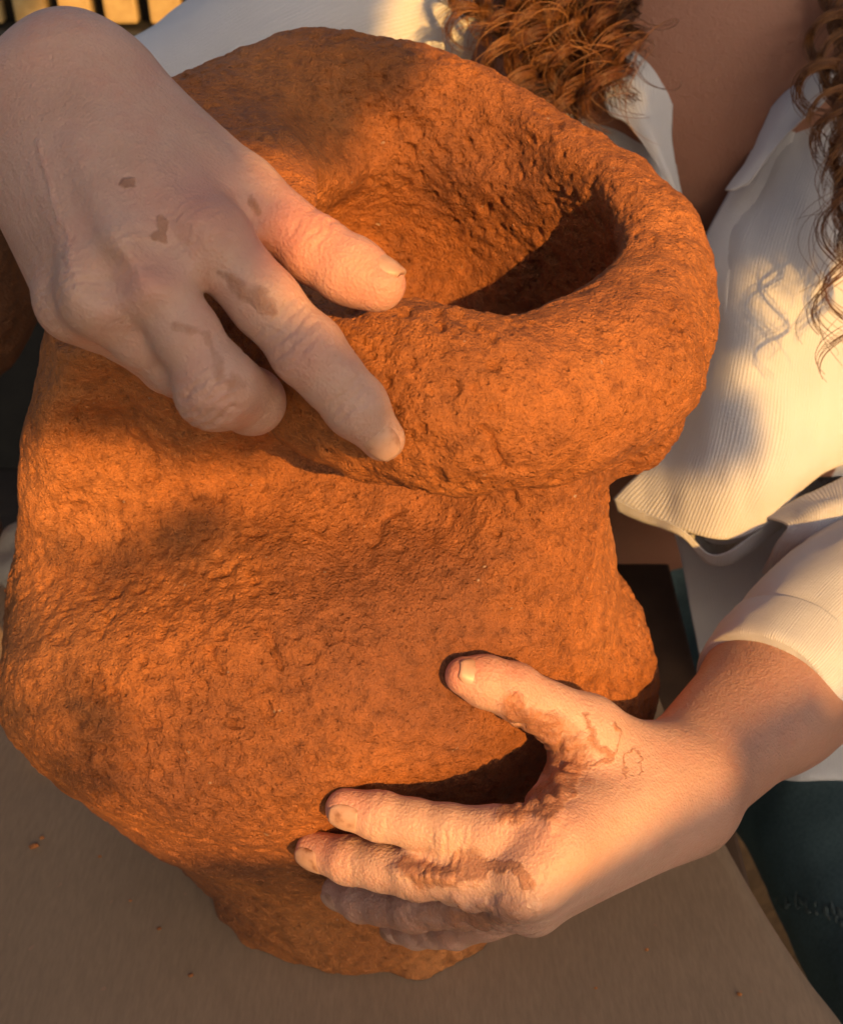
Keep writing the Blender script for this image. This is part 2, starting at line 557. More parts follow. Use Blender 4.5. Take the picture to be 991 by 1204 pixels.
def paper_mesh():
    # right border of the sheet, from far to near; it overhangs the board and sags a little
    edge = catmull(np.array([[0.150, 0.30], [0.168, 0.12], [0.180, 0.04], [0.190, 0.0], [0.203, -0.046], [0.217, -0.085], [0.233, -0.118], [0.265, -0.20], [0.29, -0.30], [0.29, -0.46]]), 90)
    n = 90
    V = []
    for (ex, ey) in edge:
        xs = np.linspace(-0.78, ex, n)
        far = np.clip((ey - 0.16) / 0.1, 0, 1)
        for x in xs:
            V.append((x, ey, 0.0))
    V = np.array(V)
    over = np.clip(V[:, 0] - 0.185, 0, 1)
    V[:, 2] += -over ** 2 * 1.2
    V[:, 2] += 0.0012 * (1 + fbm(V, 7.0, 2, 5)) * np.clip(1 - over * 20, 0, 1) * 0.6
    i = np.arange(90 * n).reshape(90, n)
    Q = np.stack([i[:-1, :-1], i[:-1, 1:], i[1:, 1:], i[1:, :-1]], -1).reshape(-1, 4)[:, ::-1]
    return V, Q
V, Q = paper_mesh()
paper = mesh_obj('paper_sheet', V, Q, M_PAPER)
sm_ = paper.modifiers.new('thick', 'SOLIDIFY'); sm_.thickness = 0.0006; sm_.offset = -1
tag(paper, 'creased brown kraft paper sheet spread under the clay vessel', 'paper')

# ------------------------------------------------------------------ clay vessel
def interp_levels(L, z):
    L = catmull(np.array(L), 120)
    return [np.interp(z, L[:, 0], L[:, c]).astype(np.float32) for c in range(1, L.shape[1])]

def vessel_field(h):
    f = Field((-0.27, -0.15, -0.012), (0.19, 0.24, 0.50), h)
    s = (slice(None),) * 3
    X, Y, Z = f.coords(s)
    #        z     left    right  front   back
    lev = [(-0.02, -0.135, 0.075, -0.082, 0.14),
           (0.00, -0.142, 0.080, -0.087, 0.15),
           (0.03, -0.152, 0.088, -0.084, 0.155),
           (0.07, -0.180, 0.102, -0.084, 0.16),
           (0.105, -0.209, 0.116, -0.096, 0.17),
           (0.14, -0.220, 0.120, -0.106, 0.175),
           (0.18, -0.219, 0.110, -0.108, 0.175),
           (0.22, -0.212, 0.102, -0.098, 0.17),
           (0.26, -0.202, 0.094, -0.078, 0.165),
           (0.30, -0.190, 0.092, -0.062, 0.16),
           (0.34, -0.174, 0.090, -0.055, 0.16),
           (0.40, -0.160, 0.085, -0.045, 0.15)]
    xl, xr, yf, yb = interp_levels(lev, f.ax[2])
    cx = (xl + xr) / 2; rx = (xr - xl) / 2; cy = 0.035 + 0 * cx
    ryf = cy - yf; ryb = yb - cy
    b = lambda a: a[None, None, :]
    qx = np.abs(X - b(cx)) / b(rx)
    qy = np.where(Y < b(cy), (b(cy) - Y) / b(ryf), (Y - b(cy)) / b(ryb))
    e = 2.25
    rho = (qx ** e + qy ** e) ** (1 / e)
    d = (rho - 1) * 0.115 * 0.9
    d = np.maximum(d, Z - 0.362)
    d = np.maximum(d, -Z + 0.0)
    f.D = d.astype(np.float32)
    # swellings and hollows of the hand-built wall
    f.ell((-0.155, -0.055, 0.285), (0.075, 0.035, 0.035), 0.035, 's')     # hollow under the hand
    f.ell((-0.068, -0.074, 0.300), (0.125, 0.072, 0.032), 0.025, 's')
    f.ell((-0.105, -0.062, 0.335), (0.085, 0.066, 0.042), 0.018, 's')
    f.ell((-0.092, -0.032, 0.318), (0.088, 0.048, 0.030), 0.010, 's')
    f.ell((0.02, -0.098, 0.305), (0.06, 0.022, 0.018), 0.02, 's')
    f.ell((-0.09, -0.062, 0.205), (0.10, 0.05, 0.045), 0.04)
    f.ell((0.082, 0.02, 0.145), (0.035, 0.05, 0.035), 0.03)
    # rim: a thick rolled lip, rising towards the back
    rim = np.array([(0.030, -0.052, 0.362, 0.0335), (0.082, -0.020, 0.360, 0.0325), (0.104, 0.040, 0.366, 0.027),
                    (0.092, 0.092, 0.380, 0.021), (0.050, 0.135, 0.394, 0.020), (0.005, 0.160, 0.406, 0.022),
                    (-0.045, 0.172, 0.408, 0.027), (-0.090, 0.162, 0.398, 0.030), (-0.125, 0.118, 0.388, 0.032),
                    (-0.130, 0.070, 0.376, 0.034), (-0.108, 0.030, 0.368, 0.032), (-0.068, -0.004, 0.364, 0.030),
                    (-0.022, -0.038, 0.362, 0.0325), (0.030, -0.052, 0.362, 0.0335)])
    loop = catmull(np.vstack([rim[-2:-1], rim, rim[1:2]]), 91)[6:-6]
    for i in range(len(loop) - 1):
        f.cone(loop[i, :3], loop[i + 1, :3], loop[i, 3], loop[i + 1, 3], 0.010)
    # wall under the back of the lip and the broad flare on the left
    for i in range(len(loop)):
        x, y, z, r = loop[i]
        if y > 0.02:
            dx, dy = x + 0.03, y - 0.05
            k_ = 0.98
            f.cone((x, y, z), (-0.03 + dx * k_, 0.05 + dy * k_, 0.30), r * 0.95, 0.026, 0.012)
    f.ell((-0.085, 0.085, 0.352), (0.085, 0.100, 0.072), 0.03)
    # the mouth
    f.ell((0.024, 0.056, 0.345), (0.070, 0.066, 0.105), 0.014, 's')
    f.ell((-0.010, 0.060, 0.33), (0.064, 0.055, 0.085), 0.012, 's')
    f.ell((0.0, 0.100, 0.430), (0.050, 0.036, 0.045), 0.030, 's')
    f.ell(P(470, 315, .615), (0.045, 0.036, 0.040), 0.028, 's')
    f.ell((0.094, 0.025, 0.160), (0.026, 0.04, 0.028), 0.015)
    # a second slab of clay low on the right side
    f.ell((0.088, 0.075, 0.110), (0.036, 0.06, 0.06), 0.015)
    return f

VES_H = 0.0024
f = vessel_field(VES_H)
vV, vQ = f.mesh(2)
del f
vV, vQ = subdivide(vV, vQ)
N = normals(vV, vQ)
z_ = vV[:, 2]
sub = np.array([1, 1, 0.6])
grain = fbm(vV, 300, 3, 77, 0.6)
rough = 0.55 + 0.45 * np.clip(1 + 1.6 * fbm(vV, 14, 2, 90), 0, 2)        # some stretches smoothed by hand, others coarse
dsp = 0.0036 * fbm(vV, 16, 2, 3) + 0.0012 * fbm(vV, 55, 2, 9, 0.55) + rough * (0.00035 * fbm(vV, 150, 2, 4, 0.6) + 0.0004 * grain)
pit = vnoise(vV, 260, 8); pit2 = vnoise(vV, 150, 18)
dsp -= rough * (0.0010 * np.clip((pit - 0.46) / 0.25, 0, 1) + 0.0014 * np.clip((pit2 - 0.56) / 0.2, 0, 1))
cav = np.exp(-(((vV[:, 0] - 0.0) / 0.07) ** 2 + ((vV[:, 1] - 0.07) / 0.06) ** 2 + ((z_ - 0.33) / 0.07) ** 2))
dsp += cav * (0.003 * fbm(vV * sub, 60, 3, 21, 0.6) + 0.0010 * fbm(vV * sub, 190, 2, 22))
# shallow dents left by pressing and dragging fingers
rg_ = np.random.default_rng(17)
for _ in range(46):
    c = vV[rg_.integers(len(vV))]; n0 = N[np.argmin(((vV - c) ** 2).sum(1))]
    m = ((vV - c) ** 2).sum(1) < 0.07 ** 2
    q = vV[m] - c
    t1 = np.cross(n0, rg_.normal(0, 1, 3)); t1 /= np.linalg.norm(t1); t2 = np.cross(n0, t1)
    a_, b_ = q @ t1, q @ t2
    w1, w2 = rg_.uniform(.014, .032), rg_.uniform(.006, .011)
    b_ = b_ + 8 * a_ ** 2
    g = np.exp(-(a_ / w1) ** 2 - (b_ / w2) ** 2) * np.exp(-((q @ n0) / .02) ** 2)
    rim_ = np.exp(-(a_ / w1) ** 2 - ((np.abs(b_) - w2 * 1.5) / (w2 * .5)) ** 2) * np.exp(-((q @ n0) / .02) ** 2)
    dsp[m] += -rg_.uniform(.0012, .0032) * g + 0.0006 * rim_
    rough[m] = np.clip(rough[m] - 0.5 * g, 0.15, 2)
# cracks
for (a, b, w, dep) in ((P(560, 480, .45), P(590, 545, .46), .0016, .003), (P(300, 745, .5), P(330, 790, .5), .002, .003),
                       (P(240, 760, .5), P(262, 800, .5), .002, .0025), (P(470, 590, .5), P(420, 640, .5), .002, .002)):
    ax = b - a; L = np.linalg.norm(ax); ax = ax / L
    q = vV - a + 0.004 * np.stack([vnoise(vV, 90, 31), vnoise(vV, 90, 32), vnoise(vV, 90, 33)], 1)
    s_ = q @ ax
    side = np.cross(ax, VF); side /= np.linalg.norm(side)
    dd = np.abs(q @ side)
    m = (s_ > 0) & (s_ < L) & (np.abs(q @ np.cross(ax, side)) < 0.05)
    dsp -= m * dep * np.exp(-(dd / w) ** 2)
edge = np.clip(z_ / 0.01, 0, 1)
vV = vV + N * (dsp * edge)[:, None]
vV[:, 2] = np.maximum(vV[:, 2], 0.0022)
vV[:, :2] += (0.006 * np.exp(-(z_ / 0.012) ** 2) * fbm(vV, 38, 2, 55))[:, None] * N[:, :2]
vessel = mesh_obj('clay_vessel', vV, vQ, M_CLAY, attrs={'rough': np.clip(rough, 0, 2)})
tag(vessel, 'large rough terracotta clay vessel with a thick rolled rim standing on brown paper', 'vessel')
# ------------------------------------------------------------------ person: body
person = empty('person', (0.25, 0.50, GZ))
tag(person, 'person in a white shirt and dark jeans holding the clay vessel with both hands', 'person')

def unit(v):
    v = np.asarray(v, float); return v / np.linalg.norm(v)
def camdir(r, u, f):
    """direction given as right / up / towards the lens"""
    return unit(VR * r + VU * u - VF * f)
def ortho(d, a):
    d = np.asarray(d, float); return unit(d - a * (d @ a))

NAILS = []      # (verts, faces)
def nail(dip, tip, dors, r, w, L, push=0.0, fwd=0.72):
    a = unit(tip - dip); n = ortho(dors, a); s = np.cross(a, n)
    nu, nv = 13, 15
    V = []
    for top in (1, 0):
        for i in range(nv):
            u = i / (nv - 1)                      # 0 root, 1 free edge
            q = -L + fwd * r + L * u
            half = w * (1 - 0.55 * max(0, 0.30 - u) ** 2 / 0.09 - 0.42 * max(0, u - 0.72) ** 2 / 0.0784)
            for j in range(nu):
                x = -1 + 2 * j / (nu - 1)
                ph = x * half / r
                drop = r * (0.20 * max(0, u - 0.45) ** 2 / 0.3)
                rr = r * 1.0 + push - drop + (0.0006 if top else -0.0012) - 0.0014 * (1 - min(1, u * 5)) - 0.0010 * abs(x) ** 6
                V.append(tip + a * q + rr * (math.cos(ph) * n + math.sin(ph) * s))
    n1 = nu * nv; F = []
    for i in range(nv - 1):
        for j in range(nu - 1):
            k = i * nu + j
            F.append((k, k + 1, k + nu + 1, k + nu)); F.append((n1 + k, n1 + k + nu, n1 + k + nu + 1, n1 + k + 1))
    ring = [j for j in range(nu)] + [i * nu + nu - 1 for i in range(1, nv)] + [(nv - 1) * nu + j for j in range(nu - 2, -1, -1)] + [i * nu for i in range(nv - 2, 0, -1)]
    for q in range(len(ring)):
        p0, p1 = ring[q], ring[(q + 1) % len(ring)]
        F.append((p1, p0, n1 + p0, n1 + p1))
    NAILS.append((np.array(V), F))

CREASE = []     # (point, axis, dorsal, spacing list, depth, reach)
def crease(p, a, d, offs, depth, reach, sig=0.00095):
    CREASE.append((np.asarray(p), unit(a), unit(d), offs, depth, reach, sig))

def finger(f, J, R, k=0.004, root_k=0.010):
    """J: MCP, PIP, DIP, tip; R: radii at those"""
    m, p, d, t = J
    mid = m + (p - m) * 0.55; rm = (R[0] + R[1]) / 2 * 0.945
    f.cone(m, mid, R[0], rm, root_k); f.cone(mid, p, rm, R[1] * 0.97, root_k)
    f.ball(p, R[1] * 0.985, k)
    m2 = p + (d - p) * 0.5; r2 = (R[1] + R[2]) / 2 * 0.955
    f.cone(p, m2, R[1] * 0.97, r2, k); f.cone(m2, d, r2, R[2] * 0.98, k)
    f.ball(d, R[2] * 0.985, k)
    f.cone(d, t, R[2] * 0.97, R[3], k)

def apply_creases(V, Q):
    N = normals(V, Q)
    off = np.zeros(len(V))
    for (p, a, d, offs, depth, reach, sig) in CREASE:
        q = V - p
        r = np.linalg.norm(q, axis=1)
        m = r < 0.05
        if not m.any(): continue
        qq = q[m]
        s = qq @ a
        side = np.cross(a, d)
        x = qq @ side; z = qq @ d
        w = np.clip((z / (r[m] + 1e-6) + 0.25) / 0.5, 0, 1) * np.exp(-(r[m] / reach) ** 4)
        wig = 0.0011 * vnoise(V[m], 260, 3) + 0.0018 * vnoise(V[m], 120, 5)
        o = 0
        for i, sh in enumerate(offs):
            c = sh * (1 + 14 * abs(x)) + wig
            amp = 0.55 + 0.45 * vnoise(V[m] + i, 170, 40 + i)
            o = o - 1.7 * depth * amp * np.exp(-((s - c) / sig) ** 2)
        off[m] += o * w
    return V + N * off[:, None]

def make_right_hand():
    h = 0.00105
    lo = P(-140, 640, .60) ; 
    pts = np.array([P(-200, 0, .45), P(-60, 260, .47), P(500, 360, .40), P(480, 560, .48), P(60, -60, .36), P(330, 560, .36), P(-40, 380, .38), P(330, 500, .52), P(-120, -40, .60), P(-60, 200, .60)])
    f = Field(pts.min(0) - 0.02, pts.max(0) + 0.02, h)
    Wr = P(84, 92, .452); Wu = P(22, 165, .464)
    El1 = P(100, 150, .80); El2 = P(80, 190, .80)
    MC = {'i': P(250, 285, .420), 'm': P(174, 322, .409), 'r': P(122, 350, .416), 'p': P(90, 358, .433)}
    # forearm runs back from the wrist towards the elbow
    f.cone(Wr, Wr + (El1 - Wr) * 0.6, 0.0205, 0.034, 0.012)
    f.cone(Wu, Wu + (El2 - Wu) * 0.6, 0.0215, 0.034, 0.02)
    # carpus and metacarpals
    f.cone(Wr, Wu, 0.0210, 0.0215, 0.016)
    f.cone(P(92, 104, .446), MC['i'], 0.0210, 0.0140, 0.014)
    f.cone(P(66, 118, .445), MC['m'], 0.0225, 0.0145, 0.014)
    f.cone(P(44, 142, .450), MC['r'], 0.0220, 0.0138, 0.014)
    f.cone(P(26, 160, .460), MC['p'], 0.0205, 0.0120, 0.014)
    # palm depth
    f.cone(P(90, 130, .462), P(200, 300, .445), 0.022, 0.015, 0.016)
    f.cone(P(50, 160, .466), P(120, 345, .440), 0.021, 0.014, 0.016)
    # thumb ball, web and thumb (thumb lies behind the index side of the hand)
    tC, tM, tI, tT = P(138, 122, .452), P(284, 226, .442), P(372, 294, .4345), P(449, 333, .4270)
    f.cone(tC, tM, 0.0205, 0.0134, 0.014)
    f.cone(P(170, 190, .446), P(285, 262, .443), 0.0165, 0.0110, 0.012)
    f.cone(tM, tI, 0.0132, 0.0116, 0.006)
    f.ball(tI, 0.0119, 0.004)
    f.cone(tI, P(418, 319, .430), 0.0116, 0.0116, 0.004)
    f.cone(P(414, 317, .430), tT, 0.0116, 0.0086, 0.004)
    f.cone(P(400, 322, .430), P(440, 340, .4275), 0.0085, 0.0070, 0.006)
    # fingers
    fi = [MC['i'], P(362, 412, .4225), P(418, 477, .430), P(450, 516, .4365)]
    finger(f, fi, (0.0134, 0.0126, 0.0110, 0.0083), 0.004, 0.004)
    fm = [MC['m'], P(256, 453, .417), P(296, 472, .443), P(304, 476, .468)]
    finger(f, fm, (0.0126, 0.0118, 0.0100, 0.009), 0.008, 0.004)
    f.ball(P(245, 468, .421), 0.0100, 0.008)
    fr = [MC['r'], P(210, 428, .432), P(256, 466, .455), P(262, 474, .476)]
    finger(f, fr, (0.0132, 0.0112, 0.0102, 0.0085), 0.004, 0.006)
    fp = [MC['p'], P(150, 394, .451), P(196, 432, .466), P(214, 446, .480)]
    finger(f, fp, (0.0120, 0.0100, 0.0092, 0.0078), 0.004, 0.006)
    dors = camdir(-0.25, 0.15, 1.0)
    # knuckles and tendons on the back of the hand
    for kx, rr in (('i', .0100), ('m', .0106), ('r', .0098), ('p', .0088)):
        f.ball(MC[kx] + dors * 0.0062, rr, 0.010)
    for kx, w in (('i', P(92, 104, .424)), ('m', P(66, 118, .4215)), ('r', P(44, 142, .427))):
        b = MC[kx] + dors * 0.0142
        a = w + (b - w) * 0.30
        f.cone(a, b, 0.0012, 0.0026, 0.008)
    # hollows between the knuckles
    for a, b in (('i', 'm'), ('m', 'r')):
        c = (MC[a] + MC[b]) / 2 + dors * 0.0205 + (P(200, 420, .42) - P(120, 300, .42)) * 0.10
        f.ell(c, (0.0060,) * 3, 0.012, 's')
    ix = unit(fi[2] - fi[1])
    crease(fi[1] + dors * .009, unit(fi[2] - fi[0]), dors, (-.0115, -.008, -.0046, -0.0012, .0024, .0058), 0.0011, 0.020)
    crease(fi[2] + dors * .008, ix, dors, (-.0035, 0., .003), 0.0008, 0.014)
    crease(fm[1] + camdir(-.1, -.6, .6) * .009, unit(fm[1] - fm[0]), camdir(-.1, -.6, .6), (-.013, -.0098, -.0068, -.0038, -.0008, .0024, .0055), 0.0010, 0.020)
    crease(fr[1] + camdir(-.4, -.6, .6) * .008, unit(fr[1] - fr[0]), camdir(-.4, -.6, .6), (-.006, -.003, 0, .003), 0.0005, 0.015)
    crease(tI + camdir(0, .6, .7) * .008, unit(tT - tI), camdir(0.2, .7, .6), (-.0045, -.0015, .0015, .0045), 0.0009, 0.015)
    for kx in 'imrp':
        crease(MC[kx] + dors * .010, unit(MC[kx] - Wr), dors, (-.007, -.004, -.001, .002, .005, .008), 0.00045, 0.017)
    nail(fi[2], fi[3], camdir(-0.05, -0.25, 1.0), 0.0084, 0.0072, 0.0165, 0.0004, 0.66)
    nail(tI, tT, camdir(0.30, 0.80, 0.42), 0.0088, 0.0074, 0.0180, 0.0004, 0.70)
    return f.mesh(2)

def make_left_hand():
    h = 0.00115
    pts = np.array([P(330, 990, .55), P(400, 1120, .60), P(520, 760, .52), P(1120, 640, .80), P(960, 900, .56), P(700, 1130, .50), P(1150, 900, .72), P(640, 900, .45)])
    f = Field(pts.min(0) - 0.02, pts.max(0) + 0.02, h)
    # forearm
    E1, E2 = P(1075, 665, .80), P(1130, 740, .78)
    Wr, Wu = P(789, 912, .580), P(808, 936, .566)
    f.cone(Wr, P(893, 802, .645), 0.0215, 0.0280, 0.012); f.cone(P(893, 802, .645), E1, 0.0280, 0.040, 0.012)
    f.cone(Wu, P(915, 838, .628), 0.0205, 0.0270, 0.02); f.cone(P(915, 838, .628), E2, 0.0270, 0.038, 0.02)
    f.cone(Wr, Wu, 0.0205, 0.0205, 0.016)
    MC = {'i': P(655, 985, .500), 'm': P(625, 1030, .497), 'r': P(616, 1050, .512), 'p': P(626, 1060, .536)}
    f.cone(P(782, 915, .566), MC['i'], 0.0205, 0.0160, 0.014)
    f.cone(P(790, 928, .560), MC['m'], 0.0205, 0.0155, 0.014)
    f.cone(P(798, 940, .560), MC['r'], 0.0200, 0.0150, 0.014)
    f.cone(P(800, 948, .566), MC['p'], 0.0195, 0.0140, 0.014)
    # thumb
    tC, tM, tI, tT = P(762, 910, .566), P(692, 858, .541), P(604, 812, .525), P(546, 795, .517)
    f.cone(tC, tM, 0.0205, 0.0150, 0.014)
    f.cone(P(740, 930, .555), P(690, 890, .540), 0.020, 0.0135, 0.014)
    f.cone(P(725, 925, .556), P(658, 955, .520), 0.0175, 0.0130, 0.014)
    f.cone(P(672, 905, .540), P(655, 945, .526), 0.0080, 0.0090, 0.010)
    f.cone(tM, tI, 0.0145, 0.0112, 0.007)
    f.ball(tI, 0.0118, 0.004)
    f.cone(tI, P(570, 801, .520), 0.0112, 0.0112, 0.004)
    f.cone(P(572, 802, .520), tT, 0.0112, 0.0086, 0.004)
    fi = [MC['i'], P(527, 977, .509), P(447, 960, .515), P(406, 951, .5175)]
    finger(f, fi, (0.0132, 0.0113, 0.0107, 0.0088), 0.0025, 0.0035)
    fm = [MC['m'], P(490, 1027, .515), P(411, 1012, .532), P(370, 1000, .5435)]
    finger(f, fm, (0.0132, 0.0114, 0.0107, 0.0088), 0.0025, 0.0035)
    fr = [MC['r'], P(487, 1067, .541), P(425, 1058, .565), P(398, 1049, .578)]
    finger(f, fr, (0.0130, 0.0108, 0.0100, 0.0084), 0.0025, 0.0035)
    fp = [MC['p'], P(535, 1092, .570), P(490, 1094, .592), P(464, 1090, .604)]
    finger(f, fp, (0.0118, 0.0094, 0.0088, 0.0076), 0.0025, 0.0035)
    dors = camdir(-0.05, -0.45, 0.9)
    for kx, rr in (('i', .0108), ('m', .0112), ('r', .0098), ('p', .0085)):
        f.ball(MC[kx] + dors * 0.0045, rr, 0.010)
    for kx, w in (('i', P(795, 905, .545)), ('m', P(806, 922, .542)), ('r', P(818, 940, .542))):
        b = MC[kx] + dors * 0.0125
        a = w + (b - w) * 0.3
        f.cone(a - dors * 0.003, b, 0.0020, 0.0028, 0.009)
    crease(fi[1] + dors * .008, unit(fi[2] - fi[0]), dors, (-.0090, -.0058, -.0028, 0.0, .003, .006, .009), 0.0008, 0.019)
    crease(fi[2] + dors * .007, unit(fi[3] - fi[1]), dors, (-.003, .000, .003), 0.0005, 0.012)
    crease(fm[1] + dors * .008, unit(fm[2] - fm[0]), dors, (-.0075, -.0045, -.0015, .0015, .0045), 0.0007, 0.018)
    crease(fm[2] + dors * .007, unit(fm[3] - fm[1]), dors, (-.003, .000, .003), 0.0005, 0.012)
    crease(fr[1] + dors * .008, unit(fr[2] - fr[0]), dors, (-.006, -.003, 0., .003), 0.0006, 0.016)
    crease(fi[2] + camdir(0, 1, .2) * .009, unit(fi[3] - fi[1]), camdir(0, 1, .2), (0.0,), 0.0004, 0.012)
    crease(fm[2] + camdir(0, 1, .2) * .009, unit(fm[3] - fm[1]), camdir(0, 1, .2), (0.0,), 0.0004, 0.012)
    crease(tI + camdir(-.2, .2, .9) * .009, unit(tT - tM), camdir(-.2, .3, .9), (-.004, -.001, .002, .0045), 0.0007, 0.013)
    for kx in 'im':
        crease(MC[kx] + dors * .010, unit(MC[kx] - Wr), dors, (-.006, -.003, 0, .003, .006), 0.00025, 0.016)
    nail(fi[2], fi[3], camdir(-0.35, -0.30, 0.9), 0.0088, 0.0074, 0.0160, 0.0004, 0.62)
    nail(fm[2], fm[3], camdir(-0.35, -0.40, 0.85), 0.0088, 0.0074, 0.0165, 0.0004, 0.62)
    nail(fr[2], fr[3], camdir(-0.25, -0.40, 0.85), 0.0082, 0.0064, 0.0150, 0.0004, 0.62)
    nail(fp[2], fp[3], camdir(-0.20, -0.40, 0.85), 0.0075, 0.0058, 0.0135, 0.0004, 0.62)
    nail(tI, tT, camdir(-0.10, 0.45, 0.85), 0.0086, 0.0080, 0.0185, 0.0004, 0.66)
    return f.mesh(2)

def make_torso():
    h = 0.006
    f = Field((-0.42, 0.18, -0.36), (0.66, 0.78, 0.86), h)
    f.ell((0.215, 0.50, 0.10), (0.200, 0.115, 0.36), 0.06)
    f.ell((0.215, 0.485, 0.28), (0.215, 0.108, 0.20), 0.06)
    f.cone((0.05, 0.52, 0.47), (0.38, 0.52, 0.47), 0.06, 0.06, 0.06)
    f.cone((0.215, 0.51, 0.45), (0.215, 0.46, 0.62), 0.072, 0.066, 0.05)
    # head, bowed, well above the picture
    f.ell((0.215, 0.43, 0.74), (0.088, 0.105, 0.125), 0.03)
    f.ell((0.215, 0.33, 0.715), (0.018, 0.022, 0.030), 0.012)
    f.ell((0.215, 0.345, 0.655), (0.035, 0.03, 0.03), 0.02)
    # upper arms down to the elbows
    f.chain([(0.02, 0.50, 0.45), P(480, 20, .90), P(335, 75, .85), P(225, 122, .815), P(120, 160, .80)], [.058, .056, .048, .038, .038], 0.02)
    f.cone(P(95, 165, .80), P(62, 130, .62), 0.042, 0.032, 0.02)
    f.cone((0.43, 0.50, 0.44), P(1105, 690, .80), 0.062, 0.048, 0.04)
    f.cone(P(1105, 690, .80), P(1010, 755, .72), 0.046, 0.040, 0.02)
    return f.mesh(2)

rV, rQ = make_right_hand(); rN = len(CREASE)
rV = apply_creases(rV, rQ)
CREASE.clear()
lV, lQ = make_left_hand()
lV = apply_creases(lV, lQ)
tV, tQ = make_torso()

def blob(V, px, py, rx, ry, ang=0.0, soft=0.35):
    x, y, t = project(V)
    x = x + 5 * vnoise(V, 150, 61) + 3 * vnoise(V, 420, 62); y = y + 5 * vnoise(V, 150, 63) + 3 * vnoise(V, 420, 64)
    c, s = math.cos(math.radians(ang)), math.sin(math.radians(ang))
    dx, dy = x - px, y - py
    u = (dx * c + dy * s) / rx; w = (-dx * s + dy * c) / ry
    d = np.sqrt(u * u + w * w)
    return np.clip((1 + soft - d) / (2 * soft), 0, 1)
def stroke(V, pts, w, soft=0.5):
    x, y, t = project(V)
    x = x + 6 * vnoise(V, 130, 65) + 3 * vnoise(V, 420, 66); y = y + 6 * vnoise(V, 130, 67) + 3 * vnoise(V, 420, 68)
    w = w * (1 + 0.5 * vnoise(V, 110, 69))
    best = np.full(len(V), 1e9)
    for (a, b) in zip(pts[:-1], pts[1:]):
        ax, ay = a; bx, by = b
        L2 = (bx - ax) ** 2 + (by - ay) ** 2
        tt = np.clip(((x - ax) * (bx - ax) + (y - ay) * (by - ay)) / L2, 0, 1)
        best = np.minimum(best, np.hypot(x - ax - (bx - ax) * tt, y - ay - (by - ay) * tt))
    return np.clip((w * (1 + soft) - best) / (2 * soft * w), 0, 1)

def mx(*a):
    r = a[0]
    for b in a[1:]: r = np.maximum(r, b)
    return r

nR, nL, nT = len(rV), len(lV), len(tV)
rNrm, lNrm = normals(rV, rQ), normals(lV, lQ)
fr_ = np.clip((-(rNrm @ VF) + 0.2) / 0.3, 0, 1); fl_ = np.clip((-(lNrm @ VF) + 0.2) / 0.3, 0, 1)
# dried and wet clay on the skin
r_clay = mx(blob(rV, 152, 215, 8, 9), blob(rV, 191, 262, 7, 9, 10), blob(rV, 187, 276, 8, 8), 0.62 * stroke(rV, [(262, 322), (290, 342), (322, 362)], 8),
            0.6 * blob(rV, 297, 243, 6, 16, -25), 0.5 * stroke(rV, [(205, 385), (240, 390), (262, 455)], 7), 0.5 * blob(rV, 276, 452, 16, 14)) * fr_
r_wet = mx(stroke(rV, [(50, 165), (55, 205), (75, 270), (92, 340)], 4), 0.6 * blob(rV, 262, 490, 40, 12)) * fr_
r_red = mx(0.55 * blob(rV, 235, 235, 50, 40, 0, .8), 0.5 * blob(rV, 172, 330, 30, 26, 0, .8), .45 * blob(rV, 363, 415, 32, 30, 0, .8), 0.75 * blob(rV, 350, 270, 60, 50, 30, .6), .8 * blob(rV, 440, 325, 50, 30, 0, .6), .2 * blob(rV, 262, 475, 30, 25, 0, .7))
r_film = 0.25 * mx(blob(rV, 130, 250, 160, 190, 0, .4), blob(rV, 330, 400, 130, 60, 50, .4)) * (1 - blob(rV, 400, 300, 110, 60, 30, .3))
l_cl = [stroke(lV, [(610, 835), (640, 855), (668, 880), (655, 925), (640, 942), (605, 955)], 16, .6), 0.7 * stroke(lV, [(688, 842), (694, 868), (712, 886)], 4), 0.62 * stroke(lV, [(722, 850), (728, 868), (716, 892), (690, 905)], 2.5),
        0.6 * stroke(lV, [(735, 888), (748, 882), (756, 912), (738, 918), (730, 900), (735, 888)], 2.0), 0.8 * stroke(lV, [(600, 962), (650, 955), (675, 930), (690, 880)], 5),
        stroke(lV, [(482, 1018), (520, 1026), (560, 1020)], 15, .6), stroke(lV, [(560, 1020), (600, 1022), (618, 1040)], 7), 0.7 * blob(lV, 560, 1075, 55, 16, 0, .6), 0.42 * blob(lV, 490, 1085, 110, 30, 3, .5), .8 * blob(lV, 660, 890, 40, 36, 0, .5)]
l_clay = mx(*l_cl) * fl_
l_wet = mx(blob(lV, 560, 1075, 60, 18, 0, .4), stroke(lV, [(490, 1030), (530, 1035), (560, 1025)], 9), 0.7 * stroke(lV, [(640, 935), (660, 920)], 8)) * fl_
l_film = mx(0.0 * blob(lV, 560, 1090, 100, 45, 0, .4), 0.2 * blob(lV, 560, 1000, 180, 70, 5, .5))
l_red = mx(.7 * blob(lV, 540, 785, 40, 30, 0, .6), .55 * blob(lV, 600, 800, 30, 28, 0, .6), .5 * blob(lV, 405, 945, 40, 26, 0, .6), .5 * blob(lV, 370, 992, 36, 26, 0, .6), .35 * blob(lV, 640, 985, 60, 40, 0, .8))
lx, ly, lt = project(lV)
l_tan = np.maximum(np.clip((lx - 760) / 120, 0, 1) * 0.55, 0.5 * blob(lV, 500, 1085, 120, 34, 3, .4))
